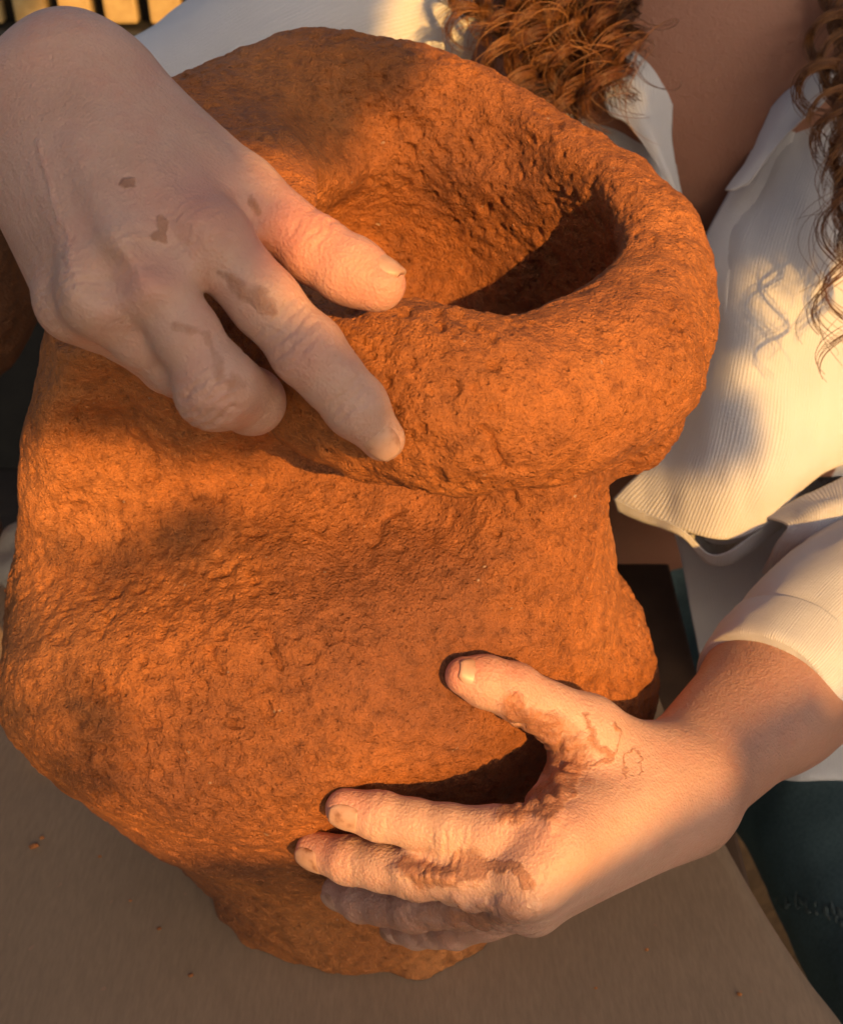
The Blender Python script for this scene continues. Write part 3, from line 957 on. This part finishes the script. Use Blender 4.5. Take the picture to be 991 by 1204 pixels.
# raised wet lumps
lump = 0.0036 * mx(blob(lV, 575, 1072, 42, 12, 5, .7), blob(lV, 512, 1030, 34, 8, 8, .8)) * fl_ + 0.0026 * mx(l_cl[0], l_cl[8] * .6) * (0.5 + 0.9 * np.abs(vnoise(lV, 170, 3))) * fl_
lV = lV + lNrm * lump[:, None]
rlump = 0.0006 * mx(stroke(rV, [(50, 165), (55, 205), (75, 270), (92, 340)], 4)) * fr_
rV = rV + rNrm * rlump[:, None]
z = np.zeros
BV = np.vstack([tV, rV, lV])
BQ = np.vstack([tQ, rQ + nT, lQ + nT + nR])
attrs = {'clay': np.concatenate([z(nT), r_clay, l_clay]), 'wet': np.concatenate([z(nT), r_wet, l_wet]),
         'red': np.concatenate([z(nT), r_red, l_red]), 'film': np.concatenate([z(nT), r_film, l_film]),
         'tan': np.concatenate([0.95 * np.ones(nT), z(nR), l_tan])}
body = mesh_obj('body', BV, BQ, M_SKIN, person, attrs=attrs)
for (nv_, nf_) in NAILS:
    mesh_obj('fingernail', nv_, nf_, M_NAIL, body)
# ------------------------------------------------------------------ clothing
def patch(name, rows, mat, parent, nu=60, nv=60, thick=0.0013, wrinkle=0.0, wf=18.0, seed=1, ribu=1.0, swap=False, aniso=(1, 1, 1)):
    """cloth surface through a grid of control points"""
    A = np.array(rows)
    B = catmull(A, nv)
    C = catmull(np.swapaxes(B, 0, 1), nu)
    V = np.swapaxes(C, 0, 1).reshape(-1, 3)
    i = np.arange(nu * nv).reshape(nv, nu)
    Q = np.stack([i[:-1, :-1], i[:-1, 1:], i[1:, 1:], i[1:, :-1]], -1).reshape(-1, 4)
    if wrinkle:
        N = normals(V, Q)
        V = V + N * (wrinkle * fbm(V * np.array(aniso), wf, 3, seed))[:, None]
    G = V.reshape(nv, nu, 3)
    du = np.concatenate([[0], np.cumsum(np.linalg.norm(np.diff(G, axis=1), axis=2).mean(0))])
    dv = np.concatenate([[0], np.cumsum(np.linalg.norm(np.diff(G, axis=0), axis=2).mean(1))])
    U, W = np.meshgrid(du, dv)
    uv = np.stack([U.ravel(), W.ravel()], 1) * 32.0 * ribu
    if swap: uv = uv[:, ::-1]
    o = mesh_obj(name, V, Q, mat, parent, uv=uv)
    md = o.modifiers.new('thick', 'SOLIDIFY'); md.thickness = thick * S; md.offset = 0
    return o

def rowsP(*rows):
    return [[P(*p) for p in r] for r in rows]

# shirt: right front (the side behind the rim), left front, collar, sleeves, tail
shirt = patch('shirt', rowsP(
    [(380, -60, .98), (470, -70, .93), (600, -80, .89), (700, -80, .88), (770, -70, .89)],
    [(380, 40, .95), (480, 40, .90), (600, 40, .865), (700, 40, .855), (782, 40, .865)],
    [(400, 160, .93), (500, 160, .88), (610, 150, .85), (710, 150, .84), (790, 160, .85)],
    [(430, 280, .92), (520, 280, .87), (620, 280, .845), (720, 280, .83), (808, 270, .835)],
    [(450, 400, .92), (540, 400, .87), (630, 400, .85), (720, 400, .83), (800, 400, .835)],
    [(480, 520, .94), (560, 520, .88), (640, 520, .86), (720, 520, .84), (793, 500, .84)],
    [(500, 600, .95), (580, 600, .90), (650, 590, .88), (700, 575, .86), (742, 556, .85)]), M_SHIRT, person, 60, 90, wrinkle=0.003, wf=14, seed=5)
left_front = patch('front_panel', rowsP(
    [(960, -60, .875), (1000, -60, .87), (1060, -60, .87), (1140, -60, .90), (1220, -40, .96)],
    [(938, 65, .860), (980, 60, .852), (1040, 60, .852), (1120, 60, .88), (1210, 60, .95)],
    [(885, 180, .842), (935, 170, .832), (1000, 160, .83), (1090, 160, .86), (1200, 150, .94)],
    [(824, 300, .835), (878, 300, .803), (960, 290, .800), (1060, 270, .835), (1180, 250, .92)],
    [(820, 410, .835), (862, 420, .788), (940, 420, .782), (1040, 390, .82), (1170, 350, .91)],
    [(790, 515, .825), (838, 530, .778), (925, 530, .770), (1020, 490, .81), (1160, 450, .90)],
    [(722, 588, .810), (802, 624, .768), (880, 628, .760), (985, 548, .795), (1140, 520, .88)]), M_SHIRT, shirt, 90, 110, wrinkle=0.0028, wf=16, seed=9, aniso=(1.6, .8, .8))
# hem turned under, seen as a lit strip at the corner
patch('hem', rowsP(
    [(722, 586, .808), (760, 604, .789), (800, 622, .767), (838, 652, .764), (880, 632, .762), (935, 590, .776)],
    [(728, 602, .805), (764, 616, .788), (802, 632, .770), (838, 664, .775), (882, 650, .775), (935, 604, .786)],
    [(738, 590, .805), (770, 600, .802), (805, 615, .800), (838, 640, .800), (880, 632, .80), (930, 596, .80)]), M_SHIRT, shirt, 60, 20, wrinkle=0.001, wf=40, swap=False)
patch('placket', rowsP(
    [(936, 60, .858), (950, 62, .850), (962, 66, .850)],
    [(883, 178, .840), (902, 182, .831), (922, 190, .829)],
    [(822, 300, .832), (840, 306, .818), (862, 310, .808)],
    [(818, 410, .832), (834, 414, .816), (852, 418, .795)],
    [(786, 516, .822), (804, 524, .806), (826, 534, .788)]), M_SHIRT, shirt, 12, 60, thick=0.0013, wrinkle=0.0006, wf=30)
# collar leaves
patch('collar', rowsP(
    [(700, -40, .842), (740, -30, .836), (778, -20, .842)],
    [(708, 50, .822), (745, 50, .816), (784, 50, .832)],
    [(712, 125, .810), (752, 110, .806), (791, 110, .826)],
    [(738, 146, .806), (764, 150, .804), (792, 170, .822)],
    [(770, 190, .806), (782, 192, .806), (797, 215, .818)],
    [(802, 250, .812), (804, 252, .812), (807, 258, .814)]), M_SHIRT, shirt, 30, 60, thick=0.0013, wrinkle=0.0015, wf=25, seed=2)
patch('collar', rowsP(
    [(962, -30, .85), (992, -40, .838), (1050, -40, .842)],
    [(936, 65, .838), (962, 60, .824), (1010, 60, .826)],
    [(905, 135, .824), (930, 120, .812), (968, 120, .812)],
    [(886, 178, .814), (905, 170, .804), (938, 146, .802)],
    [(852, 222, .812), (862, 222, .804), (880, 215, .800)]), M_SHIRT, shirt, 30, 60, thick=0.0013, wrinkle=0.0014, wf=25, seed=4)
# a loose fold of the sleeve beneath the front
def tube(name, centers, radii, ups, mat, parent, nu=64, nv=70, wrinkle=0.003, wf=14, seed=1, thick=0.0013, flat=1.0, freq=1.0):
    C = catmull(np.array(centers), nv); R = catmull(np.array(radii), nv)
    T = np.gradient(C, axis=0); T /= np.linalg.norm(T, axis=1)[:, None]
    up = unit(ups); V = []
    for c, r, t in zip(C, R, T):
        a = unit(np.cross(t, up)); b = np.cross(a, t)
        th = np.linspace(0, 2 * math.pi, nu, endpoint=False)
        V.append(c + r * (np.cos(th)[:, None] * a + np.sin(th)[:, None] * b * flat))
    V = np.concatenate(V)
    i = np.arange(nu * nv).reshape(nv, nu); j = np.roll(i, -1, 1)
    Q = np.stack([i[:-1], j[:-1], j[1:], i[1:]], -1).reshape(-1, 4)
    N = normals(V, Q)
    V = V + N * (wrinkle * fbm(V, wf, 3, seed))[:, None]
    s = np.linspace(0, 1, nv) * np.linalg.norm(np.diff(C, axis=0), axis=1).sum()
    th = np.linspace(0, 1, nu, endpoint=False) * 2 * math.pi * R.mean()
    U, W = np.meshgrid(th, s)
    uv = np.stack([U.ravel(), W.ravel()], 1) * 32 * freq
    o = mesh_obj(name, V, Q, mat, parent, uv=uv)
    md = o.modifiers.new('thick', 'SOLIDIFY'); md.thickness = thick * S; md.offset = 0
    return o
# left sleeve: shoulder - elbow - rolled cuff on the forearm
tube('sleeve', [(0.41, 0.50, 0.45), P(1190, 400, .87), P(1160, 590, .81), P(1085, 690, .765), P(990, 735, .70), P(922, 790, .655)],
     [0.078, 0.078, 0.076, 0.066, 0.052, 0.0395], (0.1, -0.3, 1), M_SHIRT, shirt, 80, 110, wrinkle=0.0045, wf=13, seed=12)
patch('sleeve_fold', rowsP(
    [(900, 612, .765), (950, 580, .765), (1010, 555, .78), (1090, 540, .80)],
    [(925, 618, .742), (965, 598, .735), (1010, 590, .74), (1090, 590, .76)],
    [(912, 640, .750), (960, 640, .735), (1010, 655, .735), (1090, 670, .75)],
    [(895, 672, .770), (960, 668, .762), (1010, 690, .762), (1090, 720, .77)]), M_SHIRT, shirt, 50, 40, wrinkle=0.003, wf=20, seed=14)
def cuff():
    c0, c1 = P(928, 782, .660), P(912, 802, .648)
    ax = unit(c1 - c0)
    return tube('cuff', [c0 - ax * .004, c0 + ax * .012, c1 + ax * .012, c1 + ax * 0.013, c0 + ax * 0.010], [0.0410, 0.0415, 0.0405, 0.0375, 0.0365], (0.1, -0.3, 1), M_SHIRT, shirt, 80, 40, wrinkle=0.0022, wf=24, seed=15, freq=1.7)
cuff()
# right sleeve: from the shoulder out to the elbow behind the rim
tube('sleeve', [(0.02, 0.50, 0.45), P(480, 10, .90), P(335, 65, .85), P(225, 112, .815), P(165, 138, .80), P(130, 150, .795)],
     [0.082, 0.080, 0.068, 0.051, 0.048, 0.046], (0, 0, 1), M_SHIRT, shirt, 80, 110, wrinkle=0.004, wf=11, seed=22)
# shirt tail hanging behind the lap and at the hip
patch('shirt_tail', rowsP(
    [(770, 560, .90), (830, 560, .88), (900, 560, .87), (1000, 560, .87)],
    [(796, 640, .875), (850, 650, .86), (920, 650, .85), (1010, 650, .85)],
    [(812, 720, .86), (860, 730, .845), (930, 740, .83), (1010, 740, .83)],
    [(828, 800, .845), (880, 820, .83), (940, 830, .82), (1010, 830, .81)],
    [(850, 890, .835), (900, 900, .82), (950, 903, .80), (1020, 905, .795)],
    [(850, 905, .84), (900, 915, .825), (950, 914, .80), (1020, 918, .795)]), M_SHIRT, shirt, 40, 60, wrinkle=0.004, wf=14, seed=31)
# back and shoulders of the shirt
fb = Field((-0.1, 0.36, -0.30), (0.55, 0.80, 0.62), 0.007)
fb.ell((0.215, 0.53, 0.10), (0.235, 0.125, 0.38), 0.06)
fb.ell((0.215, 0.53, 0.28), (0.235, 0.118, 0.22), 0.06)
fb.cone((0.05, 0.535, 0.47), (0.38, 0.535, 0.47), 0.066, 0.066, 0.05)
bX, bY, bZ = fb.coords((slice(None),) * 3)
fb.D = np.maximum(fb.D, 0.49 - bY + 0 * bX + 0 * bZ)
fb.D = np.maximum(fb.D, -0.25 - bZ + 0 * bX)
bV, bQ = fb.mesh(1)
mesh_obj('shirt_back', bV, bQ, M_SHIRT, shirt, uv=np.stack([bV[:, 0], bV[:, 2]], 1) * 32)

# ------------------------------------------------------------------ jeans
fj = Field((-0.12, -0.38, -0.60), (0.62, 0.75, 0.02), 0.007)
fj.ell((0.215, 0.53, -0.22), (0.20, 0.15, 0.16), 0.05)
KL, KR = np.array((0.375, -0.02, -0.165)), np.array((0.06, 0.12, -0.20))
fj.cone((0.33, 0.50, -0.21), KL, 0.105, 0.085, 0.05)
fj.cone(KL, KL + np.array((0.03, -0.06, -0.36)), 0.080, 0.06, 0.03)
fj.cone((0.11, 0.50, -0.21), KR, 0.10, 0.08, 0.05)
fj.cone(KR, KR + np.array((0.0, 0.0, -0.33)), 0.075, 0.058, 0.03)
jV, jQ = fj.mesh(2)
jN = normals(jV, jQ)
jV = jV + jN * (0.006 * fbm(jV, 9, 3, 51))[:, None]
jeans = mesh_obj('jeans', jV, jQ, M_JEANS, person)

# worn seam with thick stitches across the thigh
from mathutils.bvhtree import BVHTree
jt = BVHTree.FromPolygons([Vector(v) for v in jV], [tuple(q) for q in jQ])
SV, SF = [], []
def on_jeans(px, py):
    d = VF + VR * ((px - CX) / FPX) + VU * ((CY - py) / FPX)
    h = jt.ray_cast(Vector(CAM), Vector(d).normalized())
    return (np.array(h[0]), np.array(h[1])) if h[0] is not None else None
for row, (dy, wid) in enumerate(((0, 1.0), (9, 0.6))):
    for k in range(26):
        px = 888 + k * 9 + random.uniform(-4, 4)
        py = 1050 + dy + (px - 888) * 0.24 + random.uniform(-4, 4)
        hl = random.uniform(3, 11) * wid
        h0, h1 = on_jeans(px, py - hl), on_jeans(px + random.uniform(-4, 9), py + hl)
        if not (h0 and h1): continue
        p0, n0 = h0; p1, n1 = h1
        if np.linalg.norm(p1 - p0) > 0.03: continue
        sd = unit(np.cross(p1 - p0, n0)); k0 = len(SV)
        for q in np.linspace(0, 1, 5):
            c = p0 + (p1 - p0) * q + n0 * (0.0003 + 0.0012 * math.sin(q * math.pi))
            w = 0.0011 * (0.5 + math.sin(q * math.pi))
            SV += [c - sd * w, c + n0 * 0.0008, c + sd * w]
        for q in range(4):
            b0 = k0 + q * 3
            SF += [(b0, b0 + 1, b0 + 4, b0 + 3), (b0 + 1, b0 + 2, b0 + 5, b0 + 4)]
if SV:
    tag(mesh_obj('seam_stitches', np.array(SV), SF, M_STITCH, jeans), kind='stuff')

# ------------------------------------------------------------------ hair
HV, HF, HT = [], [], []
def strands(guide, n, spread, curl, turns, rad=0.00021, seg=90, frizz=0.001, tone=0.45, jit=0.12, root_taper=0.6):
    base = sum(len(v) for v in HV)
    G = catmull(np.array(guide), seg)
    T = np.gradient(G, axis=0); T /= np.linalg.norm(T, axis=1)[:, None]
    A = np.cross(T, np.array([0.3, 0.9, 0.2])); A /= np.linalg.norm(A, axis=1)[:, None]
    B = np.cross(T, A)
    s = np.linspace(0, 1, seg)
    ph0 = RNG.uniform(0, 6.28)
    for _ in range(n):
        r = spread * math.sqrt(RNG.uniform()); th = RNG.uniform(0, 6.28)
        ph = ph0 + RNG.normal(0, jit); tn = turns * RNG.normal(1, 0.015)
        cr = curl * RNG.normal(1, 0.09) * (root_taper + (1 - root_taper) * s)
        w = 2 * math.pi * tn * s + ph
        wob = RNG.normal(0, 1, 4)
        tip = 1 + 0.8 * np.clip((s - 0.8) / 0.2, 0, 1)
        a = (r * math.cos(th)) * tip + cr * np.cos(w) + frizz * wob[0] * np.sin(7 * s + wob[1])
        b = (r * math.sin(th)) * tip + cr * np.sin(w) + frizz * wob[2] * np.sin(6 * s + wob[3])
        last = int(seg * RNG.uniform(0.84, 1.0))
        C = (G + A * a[:, None] + B * b[:, None])[:last]
        t = np.gradient(C, axis=0); t /= np.linalg.norm(t, axis=1)[:, None] + 1e-9
        e1 = np.cross(t, np.array([0.21, 0.37, 0.9])); e1 /= np.linalg.norm(e1, axis=1)[:, None] + 1e-9
        e2 = np.cross(t, e1)
        rr = rad * RNG.uniform(0.7, 1.3) * np.clip((1.03 - s[:last]) * 8, 0.25, 1)
        ring = [C + rr[:, None] * (math.cos(q) * e1 + math.sin(q) * e2) for q in (0, 2.094, 4.189)]
        V = np.stack(ring, 1).reshape(-1, 3)
        k = np.arange(last - 1)[:, None] * 3
        F = np.concatenate([np.stack([k[:, 0] + j, k[:, 0] + (j + 1) % 3, k[:, 0] + 3 + (j + 1) % 3, k[:, 0] + 3 + j], 1) for j in range(3)])
        HV.append(V); HF.append(F + base); HT.append(np.full(len(V), np.clip(RNG.normal(tone, 0.16), 0, 1)))
        base += len(V)

def lock(x0, y0, x1, y1, t0, t1, n, spread, curl, turns, sway=20, **kw):
    pts = []
    for u in np.linspace(0, 1, 6):
        sw = sway * math.sin(u * 5 + x0)
        pts.append(P(x0 + (x1 - x0) * u + sw * u, y0 + (y1 - y0) * u, t0 + (t1 - t0) * u))
    strands(pts, n, spread, curl, turns, **kw)
# mass beside the neck (over the right front of the shirt): dark inner hair, then ringlets over it
for k in range(16):
    x = 585 + 140 * (k + 0.5) / 16
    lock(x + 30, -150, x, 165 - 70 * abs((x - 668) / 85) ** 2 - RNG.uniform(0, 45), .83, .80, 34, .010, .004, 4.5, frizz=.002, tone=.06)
for k in range(22):
    x = 545 + 192 * (k + RNG.uniform(0, 1)) / 22
    low = 190 - 95 * abs((x - 668) / 125) ** 1.5
    y1 = low - RNG.uniform(0, 80)
    lock(x + 30, -190, x + RNG.uniform(-14, 14), y1, .82, RNG.uniform(.752, .79), int(RNG.integers(30, 46)), RNG.uniform(.0014, .0024), RNG.uniform(.0078, .0118), RNG.uniform(4.4, 6.0), sway=14, tone=RNG.uniform(.15, .6), root_taper=.8)
for k in range(22):
    x = RNG.uniform(528, 748)
    lock(x + 20, -120, x + RNG.uniform(-30, 25), RNG.uniform(50, 180), .80, .750, 2, .002, .016, RNG.uniform(2, 4), frizz=.003, rad=.0002, tone=.7)
lock(790, -60, 735, 14, .80, .762, 14, .003, .010, 1.2, tone=.7)
# curls beside the open collar on the other side
for k in range(12):
    x = 962 + 5.5 * k
    y1 = 130 + 26 * k + RNG.uniform(-20, 20)
    lock(x + 25, -80, x + RNG.uniform(-4, 6), y1, .80, RNG.uniform(.728, .745), int(RNG.integers(26, 44)), RNG.uniform(.0018, .003), RNG.uniform(.007, .0115), RNG.uniform(3.0, 4.5), sway=6, tone=RNG.uniform(.35, .75))
lock(1000, 40, 974, 425, .76, .722, 14, .0016, .0100, 4.0, sway=5, tone=.45)
lock(1006, 60, 984, 465, .76, .718, 12, .0016, .0105, 4.4, sway=5, tone=.5)
lock(996, 40, 962, 372, .765, .730, 4, .0016, .0085, 3.6, sway=5)
for k in range(12):
    lock(1000 + RNG.uniform(-25, 25), 0, 968 + RNG.uniform(-30, 25), RNG.uniform(180, 470), .77, .728, 1, .003, .011, RNG.uniform(2.5, 4.5), frizz=.005, sway=10, rad=.0002)
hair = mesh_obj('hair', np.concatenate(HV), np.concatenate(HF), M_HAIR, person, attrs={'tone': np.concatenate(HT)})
# ------------------------------------------------------------------ background left of the vessel
# another clay form standing behind the vessel on the left
fo = Field((-0.62, 0.05, -0.01), (-0.18, 0.46, 0.44), 0.006)
fo.ell((-0.375, 0.27, 0.27), (0.125, 0.11, 0.115), 0.03)
fo.cone((-0.39, 0.28, 0.0), (-0.38, 0.27, 0.20), 0.055, 0.045, 0.04)
fo.ell((-0.36, 0.23, 0.40), (0.07, 0.06, 0.05), 0.03, 's')
fo.D = np.maximum(fo.D, -fo.ax[2][None, None, :].astype(np.float32) + 0.001)
oV, oQ = fo.mesh(2)
oN = normals(oV, oQ)
oV = oV + oN * (0.005 * fbm(oV, 22, 3, 71))[:, None]
oV[:, 2] = np.maximum(oV[:, 2], 0.002)
tag(mesh_obj('clay_form', oV, oQ, clay_mat('brown_clay', (0.10, 0.045, 0.024), (0.19, 0.082, 0.038), (0.27, 0.12, 0.055))), 'dark brown rounded clay form standing behind the vessel', 'clay sculpture')

def stone(name, c, r, seed, label):
    fs = Field(np.array(c) - r * 1.7, np.array(c) + r * 1.7, r / 9)
    fs.ell(c, (r, r * 0.85, r * 0.7), 0.01)
    V, Q = fs.mesh(1)
    V = V + normals(V, Q) * (r * 0.28 * fbm(V, 0.9 / r, 2, seed))[:, None]
    V[:, 2] += 0.003 - V[:, 2].min()
    o = mesh_obj(name, V, Q, M_STONE)
    return tag(o, label, 'stone')
stone('stone', P(2, 545, .86), 0.036, 3, 'pale rounded stone on the paper beside the dark clay form')

# rattan bench back at the far side
bench = empty('slatted_bench', (-0.42, 1.2, GZ))
tag(bench, 'slatted yellow rattan bench behind the sleeve, dark frame beneath', 'bench')
def ray_y(px, py, y):
    d = VF + VR * ((px - CX) / FPX) + VU * ((CY - py) / FPX)
    return CAM + d * ((y - CAM[1]) / d[1])
YB = 1.15
q0 = ray_y(-40, 25, YB); q1 = ray_y(330, 25, YB)
zt = ray_y(100, -120, YB)[2]; zb = ray_y(100, 28, YB)[2]
w_ = (q1[0] - q0[0])
for k in range(-6, 16):
    x = q0[0] + w_ * (k + 0.1) / 7.0
    slab('slat', x, x + w_ / 7.0 * 0.72, YB, YB + 0.02, zb, zt, M_RATTAN, bench, 0.004)
slab('rail', q0[0] - w_, q1[0] + w_ * 1.3, YB - 0.015, YB + 0.035, zb - 0.075, zb - 0.004, M_DARK, bench, 0.006)
slab('rail', q0[0] - w_, q1[0] + w_ * 1.3, YB - 0.015, YB + 0.035, zt + 0.004, zt + 0.05, M_DARK, bench, 0.006)
slab('back_board', q0[0] - w_, q1[0] + w_ * 1.3, YB + 0.05, YB + 0.07, GZ, zt, M_DARK, bench, 0.006)
for x in (q0[0] - w_, q1[0] + w_ * 1.2):
    slab('leg', x, x + 0.06, YB - 0.012, YB + 0.032, GZ, zb - 0.08, M_DARK, bench, 0.006)

# crumbs of dried clay scattered over the paper
def crumb(px, py, r, seed):
    d = VF + VR * ((px - CX) / FPX) + VU * ((CY - py) / FPX)
    c = CAM + d * (CAM[2] / -d[2])
    rng = np.random.default_rng(seed)
    th = np.linspace(0, 2 * math.pi, 7)[:-1]
    V = [(c[0], c[1], 0.0025 + r * 0.9)]
    for rr, zz in ((0.8, 0.6), (1.0, 0.0)):
        for t_ in th:
            k_ = rr * r * rng.uniform(0.7, 1.3)
            V.append((c[0] + k_ * math.cos(t_) * 1.3, c[1] + k_ * math.sin(t_), 0.0022 + zz * r))
    F = [(0, 1 + i, 1 + (i + 1) % 6) for i in range(6)] + [(1 + i, 7 + i, 7 + (i + 1) % 6, 1 + (i + 1) % 6) for i in range(6)]
    o = mesh_obj('clay_crumb', V, F, M_CLAY)
    tag(o, 'tiny crumb of dried clay lying on the brown paper', 'crumb', 'clay crumbs scattered on the paper')
for i, (px, py, r) in enumerate(((41, 998, .0022), (50, 988, .0012), (188, 1095, .0012), (154, 1062, .0009), (118, 1010, .0009), (225, 1150, .0012),
                                 (868, 1172, .0012), (760, 1120, .0010), (700, 1165, .0008))):
    crumb(px, py, r, i)

# ------------------------------------------------------------------ unseen blockers added to shape the sunlight
UU = unit(np.cross(LD, (0, 0, 1))); UVv = np.cross(UU, LD)
def sunpt(u, v, dist):
    return UU * u + UVv * v + SUN * dist
# added unseen board panel: its top edge shades the table top and lower hand
board_blocker = empty('added_board_blocker', (*sunpt(0.05, 0.0, 2.5)[:2], GZ))
tag(board_blocker, 'unseen board panel added to shade the table and lower hand', 'board_blocker')
top = sunpt(0.0, 0.103, 2.5)
fdir = UU
def board(name, u0, u1, z0, z1, off, th, mat, parent):
    a = sunpt(u0, 0, 2.5); b = sunpt(u1, 0, 2.5)
    nrm = unit((-fdir[1], fdir[0], 0))
    V = []
    for p in (a, b):
        for o_ in (off, off + th):
            for zz in (z0, z1):
                q = p + nrm * o_
                V.append((q[0], q[1], zz))
    F = [(0, 1, 3, 2), (4, 6, 7, 5), (0, 4, 5, 1), (2, 3, 7, 6), (0, 2, 6, 4), (1, 5, 7, 3)]
    return mesh_obj(name, V, F, mat, parent, smooth=False)
M_BLOCKER_BOARD = simple_mat('blocker_board', (0.36, 0.29, 0.21), (0.50, 0.41, 0.31), 12.0, 0.85, 0.002)
zt_ = top[2]; nb = 3
for k in range(nb):
    hgt = 0.145
    board('board', -0.75, 0.95, zt_ - hgt * (k + 1) + 0.004, zt_ - hgt * k, 0.0, 0.02, M_BLOCKER_BOARD, board_blocker)
for u in (-0.72, 0.1, 0.90):
    board('post', u, u + 0.07, GZ, zt_ - 0.02, 0.022, 0.06, M_BLOCKER_BOARD, board_blocker)

# added unseen sun blocker: limbs and leaf clumps placed to cast shade
leaf_blocker = empty('added_leaf_blocker', (*sunpt(-1.0, 0, 3.2)[:2], GZ))
tag(leaf_blocker, 'unseen leafy blocker added to shade the person and vessel from the sun', 'leaf_blocker')
DT = 2.2
tb = sunpt(-1.0, 0, 3.2); tb[2] = GZ
ft = Field(np.array([tb[0] - .5, tb[1] - .5, GZ - .02]), np.array([tb[0] + 2.4, tb[1] + 0.9, GZ + 3.4]), 0.03)
ft.cone(tb, sunpt(-0.95, 0.45, 3.2), 0.09, 0.06, 0.05)
ft.cone(sunpt(-0.95, 0.45, 3.2), sunpt(-0.85, 1.05, 3.15), 0.06, 0.05, 0.05)
ft.cone(sunpt(-0.95, 0.45, 3.2), sunpt(-0.45, 0.58, DT), 0.045, 0.03, 0.04)
ft.cone(sunpt(-0.85, 1.05, 3.15), sunpt(0.55, 0.92, DT), 0.045, 0.03, 0.04)
ft.cone(sunpt(0.55, 0.92, DT), sunpt(0.55, 0.6, DT), 0.03, 0.03, 0.04)
kV, kQ = ft.mesh(2)
mesh_obj('blocker_trunk', kV, kQ, M_BARK, leaf_blocker)
def leaves(ells, seed):  # added clumps, each set where sunlight is to be blocked
    rng = np.random.default_rng(seed)
    V, F = [], []
    for (u, v, ru, rv, n, size) in ells:
        for _ in range(n):
            d = rng.normal(0, 1, 3); d /= np.linalg.norm(d)
            d *= rng.uniform(0, 1) ** 0.45
            c = sunpt(u + d[0] * ru, v + d[1] * rv, DT + d[2] * 0.16)
            a = rng.normal(0, 1, 3); a /= np.linalg.norm(a)
            b = np.cross(a, rng.normal(0, 1, 3)); b /= np.linalg.norm(b)
            s = size * rng.uniform(0.7, 1.3)
            n_ = np.cross(a, b)
            k = len(V)
            V += [c - a * s, c + b * s * .42 + n_ * s * .1, c + a * s, c - b * s * .42 + n_ * s * .1]
            F.append((k, k + 1, k + 2, k + 3))
    return np.array(V), F
lvV, lvF = leaves([(-0.40, 0.58, 0.28, 0.27, 1800, .035), (-0.27, 0.43, 0.15, 0.125, 1100, .028), (-0.130, 0.385, 0.062, 0.075, 800, .016), (-0.115, 0.46, 0.060, 0.08, 700, .018),
                   (-0.19, 0.355, 0.075, 0.045, 700, .016), (-0.100, 0.318, 0.034, 0.026, 380, .009), (-0.070, 0.298, 0.022, 0.026, 300, .008), (-0.140, 0.338, 0.05, 0.028, 400, .010),
                   (-0.125, 0.243, 0.055, 0.022, 62, .009), (-0.080, 0.290, 0.034, 0.013, 320, .007), (-0.125, 0.312, 0.035, 0.012, 260, .007), (0.0, 0.415, 0.035, 0.018, 55, .009), (-0.205, 0.185, 0.05, 0.06, 110, .012), (-0.36, 0.15, 0.12, 0.07, 700, .02), (-0.26, 0.125, 0.06, 0.03, 320, .010), (-0.225, 0.106, 0.05, 0.022, 300, .009),
                   (0.00, 0.55, 0.12, 0.135, 1100, .024), (-0.02, 0.435, 0.040, 0.030, 130, .012), (0.07, 0.60, 0.10, 0.12, 1500, .024), (-0.03, 0.68, 0.12, 0.17, 520, .03),
                   (0.53, 0.53, 0.25, 0.245, 2200, .035), (0.36, 0.42, 0.10, 0.12, 1000, .022), (0.33, 0.335, 0.070, 0.050, 420, .014), (0.43, 0.35, 0.10, 0.06, 450, .018),
                   (0.288, 0.275, 0.020, 0.030, 150, .009), (0.243, 0.195, 0.014, 0.020, 80, .008), (0.262, 0.215, 0.020, 0.034, 160, .009), (-0.9, 1.0, 0.4, 0.3, 900, .04), (0.2, 1.0, 0.4, 0.15, 500, .04)], 5)
mesh_obj('shade_clumps', lvV, lvF, M_LEAF, leaf_blocker, smooth=False)
